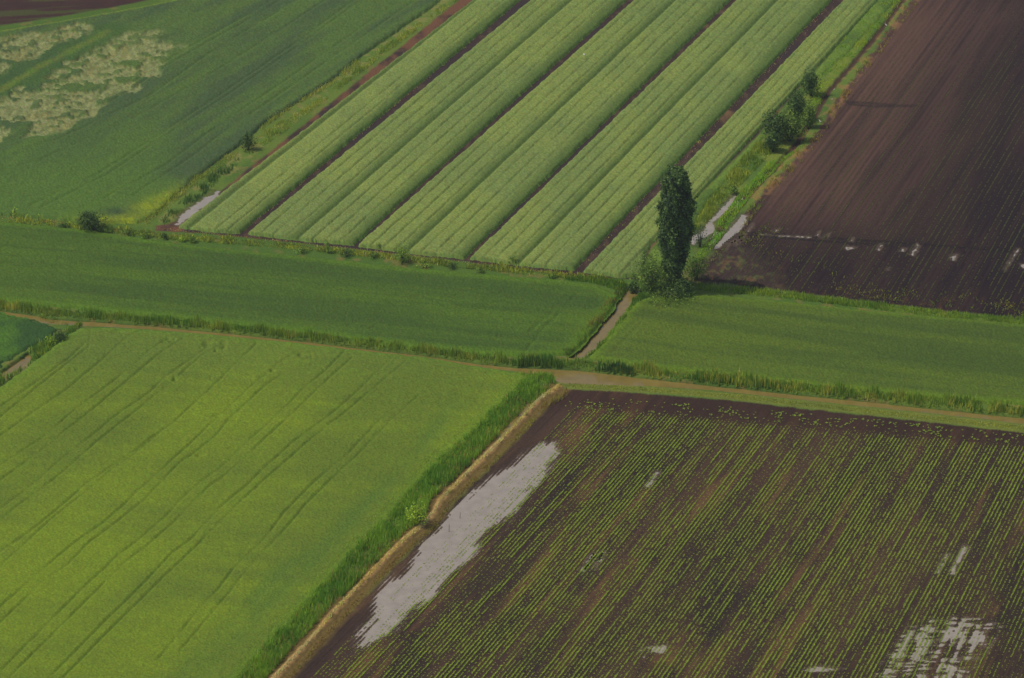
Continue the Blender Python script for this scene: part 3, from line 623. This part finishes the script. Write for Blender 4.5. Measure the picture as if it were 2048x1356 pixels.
# turf bank near side of the long ditch
nb = [(1135, 772), (1300, 781), (1500, 798), (1700, 820), (1900, 842), (2060, 860), (2200, 876)]
blades('bank_grass', [band(nb, 5, 3)], 18, 0.3, 0.1, A(124, 132, 54, 1.2), A(96, 112, 46, 1.1), 240, 'low yellowish grass on the near bank of the long ditch', 'grass', lean=0.8)
# slanting ditch banks
blades('reeds', [[(1262, 568), (1254, 585), (1236, 606), (1212, 634), (1182, 666), (1158, 690), (1136, 712), (1120, 708), (1150, 680), (1185, 640), (1215, 605), (1235, 580)]], 26, 0.9, 0.12, GRN, A(110, 120, 60, 1.1), 245, 'weeds and reeds on the left bank of the slanting ditch', 'reeds', c2=A(120, 96, 60), c2f=0.15, clump=.6, zfloor=-.75)
blades('reeds', [[(1282, 588), (1300, 592), (1282, 606), (1262, 622), (1246, 648), (1218, 682), (1192, 706), (1176, 715), (1160, 722), (1190, 700), (1215, 676), (1232, 650), (1258, 622), (1264, 602)]], 28, 1.0, 0.12, GRN, LGRN, 250, 'green reeds on the right bank of the slanting ditch', 'reeds', zfloor=-.75, clump=.8)
blades('reeds', [[(1130, 557), (1180, 556), (1250, 566), (1256, 578), (1236, 582), (1180, 566), (1130, 561)]], 24, 1.1, 0.12, GRN, LGRN, 253, 'bright reeds left of the poplar above the head of the slanting ditch', 'reeds')
# weedy verge above field B
vb = [(-160, 422), (0, 438), (120, 448), (250, 463), (350, 474), (480, 484), (600, 494), (750, 510), (900, 528), (1050, 543), (1160, 553), (1250, 565)]
blades('weeds', [band(vb, 4, 7)], 15, 0.6, 0.16, A(96, 112, 52, 1.15), A(116, 128, 58, 1.2), 255, 'weedy verge of olive and yellowish plants below the striped field', 'weeds', c2=A(140, 150, 50, 1.2), c2f=0.15, lean=0.7, clump=1.3)
blades('dry_grass', [band([(310, 456), (400, 466), (550, 481), (700, 497), (900, 521), (1100, 545), (1250, 556)], 1, 3), [(-160, 415), (0, 432), (130, 443), (130, 449), (0, 438), (-160, 422)]], 7, 0.25, 0.14, A(176, 138, 104, 1.2), A(130, 104, 72), 258, 'pale stubble litter along the lower end of the cereal strips', 'dry grass', lean=1.0)
# grass north of field C
nc = [(1395, 572), (1440, 577), (1500, 581), (1600, 592), (1700, 605), (1800, 617), (1900, 628), (2060, 642), (2200, 656)]
blades('reeds', [band(nc, 3, 9)], 22, 0.8, 0.12, A(80, 112, 42, 1.12), A(108, 130, 48, 1.12), 260, 'bright green grass fringe between the dark field and the wheat band', 'grass', clump=.7)
# verge 1 (left of the reddish lane): dry yellow fringe, dark reeds
v1 = [(300, 440), (360, 400), (430, 345), (480, 305)]
blades('reeds', [[(318, 446), (345, 418), (400, 372), (440, 338), (478, 316), (482, 328), (440, 362), (400, 398), (350, 436), (330, 450)]], 16, 0.75, 0.14, A(56, 92, 52, 1.0), A(90, 114, 58, 1.1), 265, 'dark green reed bed between yellowish fringe and turf lane', 'reeds', clump=1.4, lean=.5, keepfn=lambda x, y, r: r.rand(len(x)) < sm(.25, .55, fbm(x * .5, y * .3, 266)))
blades('dry_grass', [band([(290, 447), (330, 415), (385, 368), (440, 330), (476, 305)], 8, 6), band([(520, 255), (560, 228), (600, 200), (660, 168), (720, 125)], 8, 6)], 16, 0.6, 0.12, A(126, 134, 70, 1.15), A(108, 126, 58, 1.15), 268, 'yellowish dry grass fringe beside the blue green wheat field', 'dry grass', lean=.7, clump=.8)
blades('weeds', [[(490, 300), (530, 262), (600, 225), (680, 165), (760, 100), (860, 30), (930, -30), (960, -30), (890, 20), (760, 115), (680, 180), (600, 240), (540, 285), (500, 310)]], 14, 0.5, 0.14, A(92, 116, 50, 1.2), A(132, 138, 60, 1.2), 270, 'mixed green verge plants between wheat field and reddish lane', 'weeds', c2=A(150, 160, 100), c2f=.08, clump=1.5, lean=.6)
# verge 2 (right of the strips)
blades('weeds', [[(1520, 285), (1500, 302), (1455, 355), (1405, 420), (1380, 455), (1380, 472), (1410, 452), (1440, 415), (1470, 382), (1530, 320), (1560, 290)]], 18, 0.9, 0.15, A(84, 112, 44, 1.1), A(116, 130, 56, 1.15), 275, 'tall yellow green weeds on the left bank of the ditch pool', 'weeds', c2=A(170, 165, 60, 1.1), c2f=.05, clump=1.2)
blades('weeds', [[(1590, 300), (1540, 325), (1480, 388), (1450, 425), (1434, 450), (1425, 478), (1398, 500), (1390, 530), (1405, 520), (1440, 480), (1475, 428), (1510, 380), (1560, 330), (1610, 290)]], 22, 0.6, 0.13, A(84, 132, 44, 1.25), A(118, 142, 52, 1.25), 278, 'bright green grass bank between ditch pool and dark field', 'weeds', c2=A(200, 180, 40, 1.2), c2f=.06, clump=.8)
blades('weeds', [[(1870, -110), (1800, -10), (1760, 0), (1700, 60), (1650, 130), (1620, 210), (1600, 290), (1625, 240), (1660, 170), (1700, 125), (1760, 58), (1808, -5), (1900, -110)]], 12, 0.4, 0.14, A(82, 128, 44, 1.2), A(122, 140, 46, 1.2), 281, 'lush low grass strip beside the dark field at the top', 'weeds', clump=1.2)
blades('weeds', [band([(1840, -20), (1780, 62), (1712, 150), (1658, 232), (1618, 290), (1560, 348), (1500, 420), (1480, 470)], 9, 22)], 9, 0.35, 0.16, A(92, 116, 48, 1.1), A(128, 112, 64, 1.0), 284, 'scattered weeds and litter on the dark field margin', 'weeds', clump=2, lean=1.0,
       keepfn=lambda x, y, r: r.rand(len(x)) < sm(.38, .6, fbm(x * .5, y * .3, 285)))
blades('weeds', [[(1395, 555), (1410, 520), (1450, 495), (1500, 490), (1600, 560), (1720, 596), (1900, 615), (2100, 640), (2100, 610), (1900, 585), (1700, 560), (1620, 500), (1540, 440), (1480, 470)]], 6.5, 0.35, 0.20, A(92, 114, 48, 1.1), A(114, 114, 56, 1.0), 287, 'clumps of yellowish weeds on the lower edge of the dark field', 'weeds',
       keepfn=lambda x, y, r: r.rand(len(x)) < sm(.42, .62, fbm(x * .5, y * .3, 288)) * (0.12 + sm(1560, 1440, px(x, y)[0]) + 0.8 * sm(540, 590, px(x, y)[1] - (px(x, y)[0] - 1500) * .08)), lean=1.0)
# ditch left edge
blades('reeds', [[(60, 700), (90, 690), (120, 668), (150, 652), (170, 648), (150, 662), (118, 690), (92, 712), (66, 722), (50, 735), (30, 752), (0, 772), (-60, 800), (-60, 780), (0, 752), (30, 722)]], 24, 1.2, 0.13, A(60, 98, 42, 1.2), A(92, 120, 48, 1.2), 290, 'reeds and weeds along the ditch at the left edge', 'reeds', c2=A(180, 160, 60), c2f=.08, clump=1.0)
blades('weeds', [[(75, 630), (95, 630), (140, 642), (135, 648), (80, 636)]], 22, 0.7, 0.13, A(130, 140, 54, 1.1), A(70, 104, 40, 1.1), 293, 'small weedy tongue in the long ditch near the left edge', 'weeds', zfloor=-2)
# weeds in the bare lanes between strips
def lanepoly(a, b): return [(a[0] + 2, a[1]), (b[0] - 2, b[1]), (edge_at(b, -110) - 2, -110), (edge_at(a, -110) + 2, -110)]
for i in range(4):
    blades('weeds', [lanepoly(STR[i][1], STR[i + 1][0])], 2.6, 0.22, 0.22, A(104, 134, 50, 1.2), A(130, 104, 78, 1.2), 300 + i * 3,
           ['sparse green weeds in the first bare lane between cereal strips', 'sparse weeds in the second bare lane between cereal strips', 'sparse weeds in the third bare lane between cereal strips', 'yellowish weeds in the fourth bare lane, ending left of the poplar'][i], 'weeds', lean=1.2,
           keepfn=lambda x, y, r, i=i: r.rand(len(x)) < 0.25 + 1.5 * (fbm(x * .12, y * .06, 310 + i) - .35))

# seedlings: little rosettes of leaves in rows
def rosettes(name, x, y, size, c0, c1, seed, label):
    r = np.random.RandomState(seed); n = len(x); z = ground_z(x, y); m = z > -0.3; x, y, z, size = x[m], y[m], z[m], size[m]; n = len(x)
    z = np.maximum(z, -0.05); Vl = []; a0 = r.rand(n) * 2 * pi
    for kx in range(4):
        a = a0 + kx * pi / 2 + (r.rand(n) - .5) * .5; s = size * (0.7 + 0.6 * r.rand(n)); w = s * 0.32
        ca, sa = np.cos(a), np.sin(a)
        Vl.append(np.stack([np.stack([x, y, z], 1), np.stack([x + ca * s * .5 - sa * w, y + sa * s * .5 + ca * w, z + s * .75], 1),
                            np.stack([x + ca * s, y + sa * s, z + s * .7], 1), np.stack([x + ca * s * .5 + sa * w, y + sa * s * .5 - ca * w, z + s * .75], 1)], 1))
    Vv = np.stack(Vl, 1).reshape(-1, 3); b = np.arange(n * 4) * 4; q = np.stack([b, b + 1, b + 2, b + 3], 1)
    cc = mix(c0, c1, r.rand(n)); o = make_mesh(name, Vv, [q], M_blade, col=np.repeat(cc, 16, 0)); return tag(o, label, 'seedlings', kind='stuff')

def rows(VP, v0, spacing, k0, k1, vtop, vbot, step, poly, seed, dens):
    r = np.random.RandomState(seed); xs = []; ys = []; ss = []; P = G(poly)
    for k in np.arange(k0, k1, spacing):
        a = G([(VP[0] + (k - VP[0]) * (vb_ - VP[1]) / (v0 - VP[1]), vb_) for vb_ in (vtop, vbot)])
        L = np.hypot(*(a[1] - a[0])); n = int(L / step); t = (np.arange(n) + (r.rand(n) - .5) * .7) / n
        x = a[0, 0] + (a[1, 0] - a[0, 0]) * t + (r.rand(n) - .5) * .10; y = a[0, 1] + (a[1, 1] - a[0, 1]) * t + (r.rand(n) - .5) * .10
        uu, vv = px(x, y); q = dens(k, uu, vv, x, y); keep = (r.rand(n) < q) & (uu > -170) & (uu < 2220) & (vv < 1440)
        xs.append(x[keep]); ys.append(y[keep]); ss.append(q[keep])
    x = np.concatenate(xs); y = np.concatenate(ys); s = np.concatenate(ss); m = sd(x, y, P) > 1.0
    return x[m], y[m], s[m], r
rk = np.random.RandomState(11).rand(4000)
bigP = G(PUD[0][1])
def densF(k, uu, vv, x, y):
    row = rk[int(abs(k * 7)) % 4000]; q = 0.5 + 0.5 * row
    q = q * (0.35 + 0.65 * sm(0.28, 0.5, fbm(k * 0.05 + vv * 0.002, vv * 0.012, 400, 4) + (row - .5) * .2)) * 1.3
    q = q * (0.55 + 0.45 * sm(0.3, 0.5, vn(vv * 0.09, np.full(len(uu), k * .37), 401)))
    head = vv - (808 + (uu - 1150) * 0.085); q = q * sm(-2, 22, head)
    inb = sd(x, y, bigP) > 0.8; q = np.where(inb, q * 0.5 * (row > .25), q)
    q = q * (0.45 + 0.55 * sm(0, 60, k - 985)); q = q * (1 - 0.35 * sm(1750, 2050, uu) * sm(1000, 1300, vv))
    return np.clip(q, 0, 1)
x, y, s, r = rows(VP1, 1000.0, 8.15, 972, 2420, 780, 1440, 0.15, P_fieldF, 410, densF)
rosettes('seedling_rows', x, y, 0.11 + 0.075 * s * (0.4 + 1.2 * r.rand(len(s))), A(110, 136, 38, 1.36), A(142, 158, 46, 1.36), 411, 'bright green seedlings in slanting rows on brown soil at the lower right')
hx, hy, r = sample([(1150, 800), (1250, 800), (1400, 812), (1700, 836), (1900, 856), (2200, 885), (2200, 905), (1900, 878), (1700, 858), (1500, 842), (1350, 832), (1180, 826), (1110, 822)], 1.6, 412)
hm = r.rand(len(hx)) < 0.15 + 0.9 * sm(.4, .6, fbm(hx * .4, hy * .3, 413)); hx, hy = hx[hm], hy[hm]
rosettes('headland_seedlings', hx, hy, 0.17 + 0.14 * r.rand(len(hx)), A(120, 150, 46, 1.2), A(140, 160, 56, 1.2), 414, 'scattered seedlings on the weedy headland below the long ditch')
def densD(k, uu, vv, x, y):
    row = rk[int(abs(k * 5)) % 4000]; q = (0.25 + 0.55 * row) * sm(.3, .6, fbm(np.full(len(uu), k * .05), vv * .02, 420, 3) + .08)
    return np.clip(q * (0.25 + 0.75 * sm(1480, 1800, uu + (vv - 300) * .9)) * (0.35 + .65 * sm(20, 160, vv)), 0, 1)
x, y, s, r = rows(VP2, 500.0, 12.5, 1395, 2700, -110, 650, 0.30, P_dark, 425, densD)
rosettes('seedling_rows', x, y, 0.12 + 0.08 * s + 0.06 * r.rand(len(s)), A(86, 96, 50, 1.1), A(100, 106, 58, 1.1), 426, 'sparse thin seedling rows on the dark soil at the upper right')

# ------------------------------------------------------------------ trees and shrubs
def tube_mesh(paths, nseg=6):
    """paths: list of (points Nx3, radii N) -> verts, faces"""
    Vv = []; Fq = []; base = 0
    for P, R in paths:
        P = np.array(P, float); N = len(P)
        for i in range(N):
            d = P[min(i + 1, N - 1)] - P[max(i - 1, 0)]; d /= np.linalg.norm(d) + 1e-9
            a = np.cross(d, (0.31, 0.95, 0.05)); a /= np.linalg.norm(a) + 1e-9; b = np.cross(d, a)
            for j in range(nseg):
                t = 2 * pi * j / nseg; Vv.append(P[i] + R[i] * (cos(t) * a + sin(t) * b))
        for i in range(N - 1):
            for j in range(nseg): Fq.append((base + i * nseg + j, base + i * nseg + (j + 1) % nseg, base + (i + 1) * nseg + (j + 1) % nseg, base + (i + 1) * nseg + j))
        base += N * nseg
    return np.array(Vv), np.array(Fq)

def leaves(name, P, Nrm, size, c0, c1, seed, parent):
    """leaf sprays: two small leaf faces each, around positions P facing roughly Nrm"""
    r = np.random.RandomState(seed); n = len(P); q = r.normal(size=(n, 3)) * 0.9 + Nrm; q /= np.linalg.norm(q, axis=1)[:, None]
    t = np.cross(q, r.normal(size=(n, 3))); t /= np.linalg.norm(t, axis=1)[:, None]; b = np.cross(q, t)
    s = (size * (0.6 + 0.8 * r.rand(n)))[:, None]
    Vv = np.stack([P - t * s, P - b * s * .55 + q * s * .2, P + t * s, P + b * s * .55 + q * s * .2], 1).reshape(-1, 3)
    i = np.arange(n) * 4; F1 = np.stack([i, i + 1, i + 2, i + 3], 1)
    k = vn(P[:, 0] * 1.4 + P[:, 2] * .9, P[:, 1] * 1.4 - P[:, 2] * 1.1, seed)
    cc = mix(c0, c1, np.clip((k - .3) * 1.8 + (r.rand(n) - .5) * .5, 0, 1)); return make_mesh(name, Vv, [F1], M_leaf, parent=parent, col=np.repeat(cc, 4, 0))

def shrub(name, uv, w_px, h_px, c0, c1, seed, label, cat='shrub', leaf=0.2, n=1500, lobes=6, group=None, spiky=0.0, foliage='foliage', stem='stem', narrow=False):
    x0, y0 = at(uv[0], uv[1]); x0, y0 = float(x0), float(y0); ppm = FPX / math.hypot(y0, CH)
    w = w_px / ppm; h = h_px / ppm / cos(DEP) * (0.92 if not narrow else 1)
    gz = float(ground_z(np.array([x0]), np.array([y0]))[0]); r = np.random.RandomState(seed); e = empty(name, (x0, y0, gz)); tag(e, label, cat, group)
    Ps = []; Ns = []; paths = []
    for i in range(lobes):
        a = r.rand() * 2 * pi; rr = (r.rand() ** .5) * w * 0.30; top = h * (0.62 + 0.38 * r.rand()) * (1 - 0.35 * (rr / (w * .5)) ** 2)
        if i == 0: rr = 0; top = h
        cx, cy = cos(a) * rr, sin(a) * rr; lr = w * (0.24 + 0.12 * r.rand()); lh = top * 0.44; cz = top - lh
        m = int(n / lobes); q = r.normal(size=(m, 3)); q /= np.linalg.norm(q, axis=1)[:, None]
        rad = 0.55 + 0.5 * r.rand(m) ** .6; rad *= 0.75 + 0.5 * vn(q[:, 0] * 2.3 + i * 7, q[:, 1] * 2.3 + q[:, 2] * 2, seed + i)
        P = np.stack([cx + q[:, 0] * rad * lr, cy + q[:, 1] * rad * lr, cz + q[:, 2] * rad * lh], 1)
        if spiky:
            sp = r.rand(m) < 0.2; P[sp, 2] += spiky * r.rand(sp.sum()) * (P[sp, 2] > cz)
        P = P[P[:, 2] > 0.05]; Ps.append(P); Ns.append(P - np.array([cx, cy, cz * .8]))
        paths.append(([(0.1 * cx, 0.1 * cy, -.1), (cx * .5, cy * .5, top * .35), (cx * .9, cy * .9, top * .65), (cx, cy, top * .9)], [0.07 * w / 2 + .02, .05 * w / 2 + .015, .03, .012]))
    P = np.concatenate(Ps); N = np.concatenate(Ns); N /= np.linalg.norm(N, axis=1)[:, None] + 1e-6
    leaves(foliage, P, N, leaf, c0, c1, seed, e)
    Vv, Fq = tube_mesh(paths); make_mesh(stem, Vv, [Fq], M_bark, parent=e, smooth=True)
    return e

# the tall poplar
def poplar():
    x0, y0 = at(1347, 578); x0, y0 = float(x0), float(y0); ppm = FPX / math.hypot(y0, CH); H = 239 / ppm / cos(DEP) * 0.985
    e = empty('poplar_tree', (x0, y0, 0)); tag(e, 'tall dark columnar poplar standing alone at the ditch corner', 'tree')
    r = np.random.RandomState(33)
    prof_z = np.array([0, .10, .17, .27, .365, .50, .60, .70, .80, .88, .95, 1.0]); prof_r = np.array([1.0, 1.1, 1.6, 2.2, 2.7, 3.1, 3.15, 3.1, 2.85, 2.5, 1.9, 1.0])
    prof_r = prof_r * (36.0 / ppm / 3.15)
    limbs = [([(0, 0, -.3), (.05, 0, H * .2), (-.1, .05, H * .5), (.1, 0, H * .8), (0, 0, H * .97)], [.48, .38, .26, .12, .03])]; Ps = []; Ns = []
    nb = 170
    for i in range(nb):
        f = 0.03 + 0.85 * (i / nb) ** .85; a = i * 2.4 + r.rand() * .8; L = H * (0.13 + .06 * r.rand())
        z0 = H * f; z1 = min(z0 + L, H * (.95 + .05 * r.rand())); rm = np.interp(min(z1 / H, 1), prof_z, prof_r) * (0.25 + .75 * r.rand() ** .5)
        ex, ey = cos(a) * rm, sin(a) * rm; p = [(0, 0, z0), (ex * .55, ey * .55, z0 + (z1 - z0) * .3), (ex * .9, ey * .9, z0 + (z1 - z0) * .65), (ex, ey, z1)]
        limbs.append((p, [.10, .07, .04, .015])); m = 110
        t = r.rand(m) ** .7; seg = np.array(p); q = np.stack([np.interp(t, [0, .33, .66, 1], seg[:, j]) for j in range(3)], 1)
        clump = 0.34 + .30 * r.rand(); P = q + r.normal(size=(m, 3)) * np.array([clump, clump, clump * 1.2]) * .62
        Ps.append(P); Nn = P.copy(); Nn[:, 2] = 0.6; Ns.append(Nn)
    m = 7500; f = .05 + .95 * r.rand(m); a = r.rand(m) * 2 * pi        # leaves of the outer shell
    rr_ = np.interp(f, prof_z, prof_r) * (.55 + .42 * r.rand(m) ** .5) * (.80 + .36 * fbm(np.cos(a) * 2.2 + f * 4, np.sin(a) * 2.2 + f * 9, 35, 3))
    P = np.stack([np.cos(a) * rr_, np.sin(a) * rr_, H * f], 1); Ps.append(P); Nn = P.copy(); Nn[:, 2] = .6; Ns.append(Nn)
    for i in range(26):                                               # small clumps that break the outline
        f = .12 + .85 * r.rand(); a = r.rand() * 2 * pi; rm = np.interp(f, prof_z, prof_r) * (.92 + .14 * r.rand()); m = 45
        P = np.array([cos(a) * rm, sin(a) * rm, H * f]) + r.normal(size=(m, 3)) * np.array([.28, .28, .5]); Ps.append(P); Nn = P.copy(); Nn[:, 2] = .6; Ns.append(Nn)
    P = np.concatenate(Ps); N = np.concatenate(Ns); N /= np.linalg.norm(N, axis=1)[:, None] + 1e-6
    leaves('crown', P, N, 0.24, np.array([0.05, 0.11, 0.04]), np.array([0.22, 0.36, 0.08]), 34, e)
    Vv, Fq = tube_mesh(limbs, 7); make_mesh('trunk', Vv, [Fq], M_bark, parent=e, smooth=True)
poplar()
K_D = (np.array([.045, .11, .025]), np.array([.16, .27, .05])); K_M = (np.array([.12, .23, .03]), np.array([.28, .42, .06])); K_L = (np.array([.20, .34, .04]), np.array([.36, .50, .07])); K_Y = (np.array([.30, .48, .03]), np.array([.62, .80, .06]))
shrub('shrub', (1302, 582), 78, 92, *K_M, 501, 'light green shrub against the left foot of the poplar', n=2600, lobes=9, leaf=.2, spiky=.4)
shrub('shrub', (1350, 588), 80, 42, *K_D, 502, 'dark undergrowth around the foot of the poplar', n=2400, lobes=9, leaf=.2)
shrub('shrub', (1392, 560), 46, 56, *K_M, 503, 'bright green shrub against the right foot of the poplar', n=1200, lobes=6, leaf=.18)
shrub('shrub', (1268, 580), 34, 34, *K_D, 504, 'small dark shrub over the head of the slanting ditch', n=700, lobes=5, leaf=.16)
shrub('sapling', (1400, 494), 30, 50, np.array([.07, .13, .06]), np.array([.16, .22, .13]), 505, 'thin grey green sapling standing in the ditch pool', 'sapling', n=420, lobes=4, leaf=.15, spiky=.5)
shrub('shrub', (1345, 595), 118, 20, *K_M, 520, 'low green undergrowth spreading right of the poplar foot', n=1500, lobes=12, leaf=.16)
# clump of small trees on the right verge
gp = 'dark bushes on the verge beside the dark field'
shrub('bush', (1622, 192), 46, 60, *K_D, 506, 'uppermost separate bush of the dark bush group', 'bush', n=1500, lobes=6, leaf=.22, group=gp, spiky=.5)
shrub('bush', (1592, 240), 52, 68, *K_D, 507, 'tall bush just below the separate uppermost one', 'bush', n=1700, lobes=7, leaf=.24, group=gp, spiky=.6)
shrub('bush', (1616, 256), 34, 62, *K_M, 508, 'lighter bush on the right side of the dark bush group', 'bush', n=1100, lobes=6, leaf=.22, group=gp, spiky=.5)
shrub('bush', (1546, 284), 60, 70, *K_D, 509, 'broad dark bush at the left of the dark bush group', 'bush', n=1900, lobes=7, leaf=.24, group=gp, spiky=.6)
shrub('bush', (1580, 282), 54, 62, *K_M, 510, 'green bush low in the middle of the dark bush group', 'bush', n=1800, lobes=7, leaf=.24, group=gp, spiky=.5)
shrub('bush', (1546, 304), 46, 44, *K_D, 511, 'lowest dark bush of the group over the ditch', 'bush', n=1300, lobes=6, leaf=.22, group=gp)
# left side
shrub('bush', (184, 462), 58, 44, *K_D, 512, 'round dark green bush on the verge at the left', 'bush', n=2600, lobes=9, leaf=.17, spiky=.3)
shrub('shrub', (215, 464), 34, 14, *K_M, 513, 'low weedy shrub at the right foot of the round dark bush', n=420, lobes=5, leaf=.14)
shrub('sapling', (30, 436), 18, 26, *K_Y, 514, 'thin yellow green sapling at the far left verge', 'sapling', n=130, lobes=3, leaf=.14)
shrub('sapling', (78, 446), 8, 20, *K_Y, 515, 'tiny yellow green sapling left of the round dark bush', 'sapling', n=60, lobes=2, leaf=.12)
shrub('bush', (496, 300), 34, 38, *K_D, 516, 'small dark bush on the verge beside the reddish lane', 'bush', n=800, lobes=5, leaf=.18, spiky=.6)
shrub('sapling', (656, 506), 16, 28, *K_L, 517, 'upright light green sapling below the second bare lane', 'sapling', n=200, lobes=3, leaf=.15, spiky=.6)
shrub('shrub', (803, 524), 40, 44, *K_L, 518, 'loose green shrub on the verge below the third cereal strip', n=700, lobes=6, leaf=.16, spiky=.8)
shrub('sapling', (757, 498), 14, 14, *K_L, 519, 'small light sapling just left of the loose verge shrub', 'sapling', n=120, lobes=3, leaf=.14)
shrub('sapling', (1028, 528), 20, 20, *K_L, 521, 'light green sapling below the fourth cereal strip', 'sapling', n=220, lobes=3, leaf=.15, spiky=.4)
shrub('sapling', (1002, 532), 12, 12, *K_L, 522, 'small sapling left of the one below the fourth strip', 'sapling', n=100, lobes=3, leaf=.13)
shrub('shrub', (838, 1050), 50, 50, *K_Y, 523, 'vivid yellow green shrub in the reed belt', n=900, lobes=7, leaf=.17, spiky=.4)
shrub('shrub', (-3, 752), 22, 18, *K_L, 524, 'small pale green bush cut by the left edge above the bright field', n=500, lobes=4, leaf=.14)
shrub('shrub', (100, 690), 26, 22, *K_Y, 525, 'yellow flowering shrub on the ditch at the left edge', n=260, lobes=4, leaf=.13)
shrub('shrub', (120, 684), 34, 30, *K_D, 526, 'dark green shrub beside the yellow flowering shrub', n=700, lobes=5, leaf=.15)
shrub('shrub', (1436, 462), 22, 16, np.array([.30, .26, .03]), np.array([.16, .24, .05]), 527, 'yellow flowering clump on the bank of the ditch pool', n=300, lobes=5, leaf=.12)
shrub('shrub', (1468, 388), 24, 22, *K_M, 528, 'green clump at the upper end of the ditch pool', n=400, lobes=4, leaf=.15)
shrub('shrub', (365, 482), 26, 12, *K_Y, 529, 'yellow flowering weed clump on the verge below the first strip', n=300, lobes=5, leaf=.12)
# dark weed clumps standing out along the verge
rr = np.random.RandomState(9)
for i, (a, b, w_, h_) in enumerate([(128, 456, 26, 10), (258, 470, 34, 12), (292, 476, 26, 12), (330, 478, 18, 14), (384, 484, 22, 12), (605, 506, 30, 12), (690, 512, 34, 12), (745, 516, 30, 12), (850, 534, 30, 12), (905, 538, 26, 12), (960, 544, 24, 12), (1100, 556, 26, 14)]):
    shrub('weed_clump', (a, b), w_, h_, *(K_D if i % 3 == 0 else K_M if i % 3 == 1 else K_L), 540 + i, 'small rounded weed clump on the verge below the cereal strips', 'weed', n=260, lobes=5, leaf=.14, group='rounded weed clumps along the verge')

# ------------------------------------------------------------------ stalks and posts standing in water
def stalk(uv, h, r0, label, z=-0.1):
    x, y = at(*uv); e = tube_mesh([([(0, 0, 0), (.03, 0, h * .5), (.06, .02, h)], [r0, r0 * .8, r0 * .5])]); o = make_mesh('dry_stalk', e[0], [e[1]], M_bark, smooth=True)
    o.location = (float(x), float(y), z); return tag(o, label, 'stalk')
stalk((898, 1063), 1.6, .05, 'thin dark stalk standing in the large grey puddle, the nearer one')
stalk((920, 1036), 1.2, .05, 'thin dark stalk standing in the large grey puddle, the farther one')
stalk((1009, 747), 1.0, .12, 'short dark stump standing in the long ditch', -.6)

# ------------------------------------------------------------------ white birds
def bird(uv, scale, yaw, label, flying=False, z=0.05):
    x, y = at(uv[0], uv[1], 0.0)
    path = [(-.42, 0, .33), (-.30, 0, .38), (-.12, 0, .44), (.08, 0, .48), (.22, 0, .55), (.27, 0, .68), (.24, 0, .82), (.30, 0, .92), (.38, 0, .93), (.46, 0, .91), (.58, 0, .88)]
    rad = [.02, .07, .13, .13, .07, .04, .035, .045, .05, .02, .004]
    legs = [([(-.02, s * .05, .38), (.0, s * .05, .20), (-.02, s * .05, 0)], [.018, .012, .012]) for s in (-1, 1)]
    if flying: legs = [([(-.3, s * .04, .38), (-.6, s * .04, .36)], [.015, .01]) for s in (-1, 1)]
    Vv, Fq = tube_mesh([(path, rad)] + legs, 8)
    if flying:
        b = len(Vv); wv = []; wf = []
        for s in (-1, 1):
            i = b + len(wv); wv += [(.14, s * .08, .48), (.16, s * .45, .62), (.02, s * .85, .66), (-.12, s * .80, .65), (-.16, s * .40, .58), (-.16, s * .08, .46),
                                    (.14, s * .08, .45), (.16, s * .45, .60), (.02, s * .85, .65), (-.12, s * .80, .64), (-.16, s * .40, .56), (-.16, s * .08, .43)]
            wf += [(i, i + 1, i + 4, i + 5), (i + 1, i + 2, i + 3, i + 4), (i + 6, i + 11, i + 10, i + 7), (i + 7, i + 10, i + 9, i + 8), (i, i + 6, i + 7, i + 1), (i + 1, i + 7, i + 8, i + 2), (i + 2, i + 8, i + 9, i + 3), (i + 3, i + 9, i + 10, i + 4), (i + 4, i + 10, i + 11, i + 5)]
        Vv = np.concatenate([Vv, np.array(wv)]); Fq = np.concatenate([Fq, np.array(wf)])
    o = make_mesh('white_bird', Vv, [Fq], M_feather, smooth=True); o.location = (float(x), float(y), z); o.scale = (scale,) * 3; o.rotation_euler = (0, 0, yaw)
    return tag(o, label, 'bird', 'white birds at the field edges')
bird((1640, 246), 0.85, 2.4, 'white bird on the bank below the group of dark bushes')
bird((1772, 53), 0.85, 2.5, 'white bird on the dark field margin near the top edge')
bird((1668, 181), 0.5, 1.2, 'small white bird on the margin right of the uppermost bush')
bird((1664, 200), 0.42, 1.5, 'tiny white bird just below the one beside the uppermost bush')
bird((1684, 599), 0.6, -.7, 'white bird at the grass fringe below the dark field')
bird((1168, 124), 0.7, .2, 'pale bird flying low over the third cereal strip', True, 1.6)

# ------------------------------------------------------------------ light summer haze over the plain
hx0, hx1, hy0, hy1, hz0, hz1 = -9000, 9000, -400, 14000, -2.2, CH + 12
hv = np.array([(x, y, z) for z in (hz0, hz1) for x, y in ((hx0, hy0), (hx1, hy0), (hx1, hy1), (hx0, hy1))])
hf = np.array([(0, 3, 2, 1), (4, 5, 6, 7), (0, 1, 5, 4), (1, 2, 6, 5), (2, 3, 7, 6), (3, 0, 4, 7)])
mh = bpy.data.materials.new('haze'); mh.use_nodes = True; n = mh.node_tree; n.nodes.remove(n.nodes['Principled BSDF'])
pv = n.nodes.new('ShaderNodeVolumePrincipled'); pv.inputs['Color'].default_value = (0.9, 0.92, 1.0, 1); pv.inputs['Density'].default_value = 0.00009; pv.inputs['Anisotropy'].default_value = 0.2
n.links.new(pv.outputs[0], n.nodes['Material Output'].inputs['Volume'])
tag(make_mesh('haze', hv, [hf], mh), 'thin even summer haze over the plain', 'haze', kind='stuff')
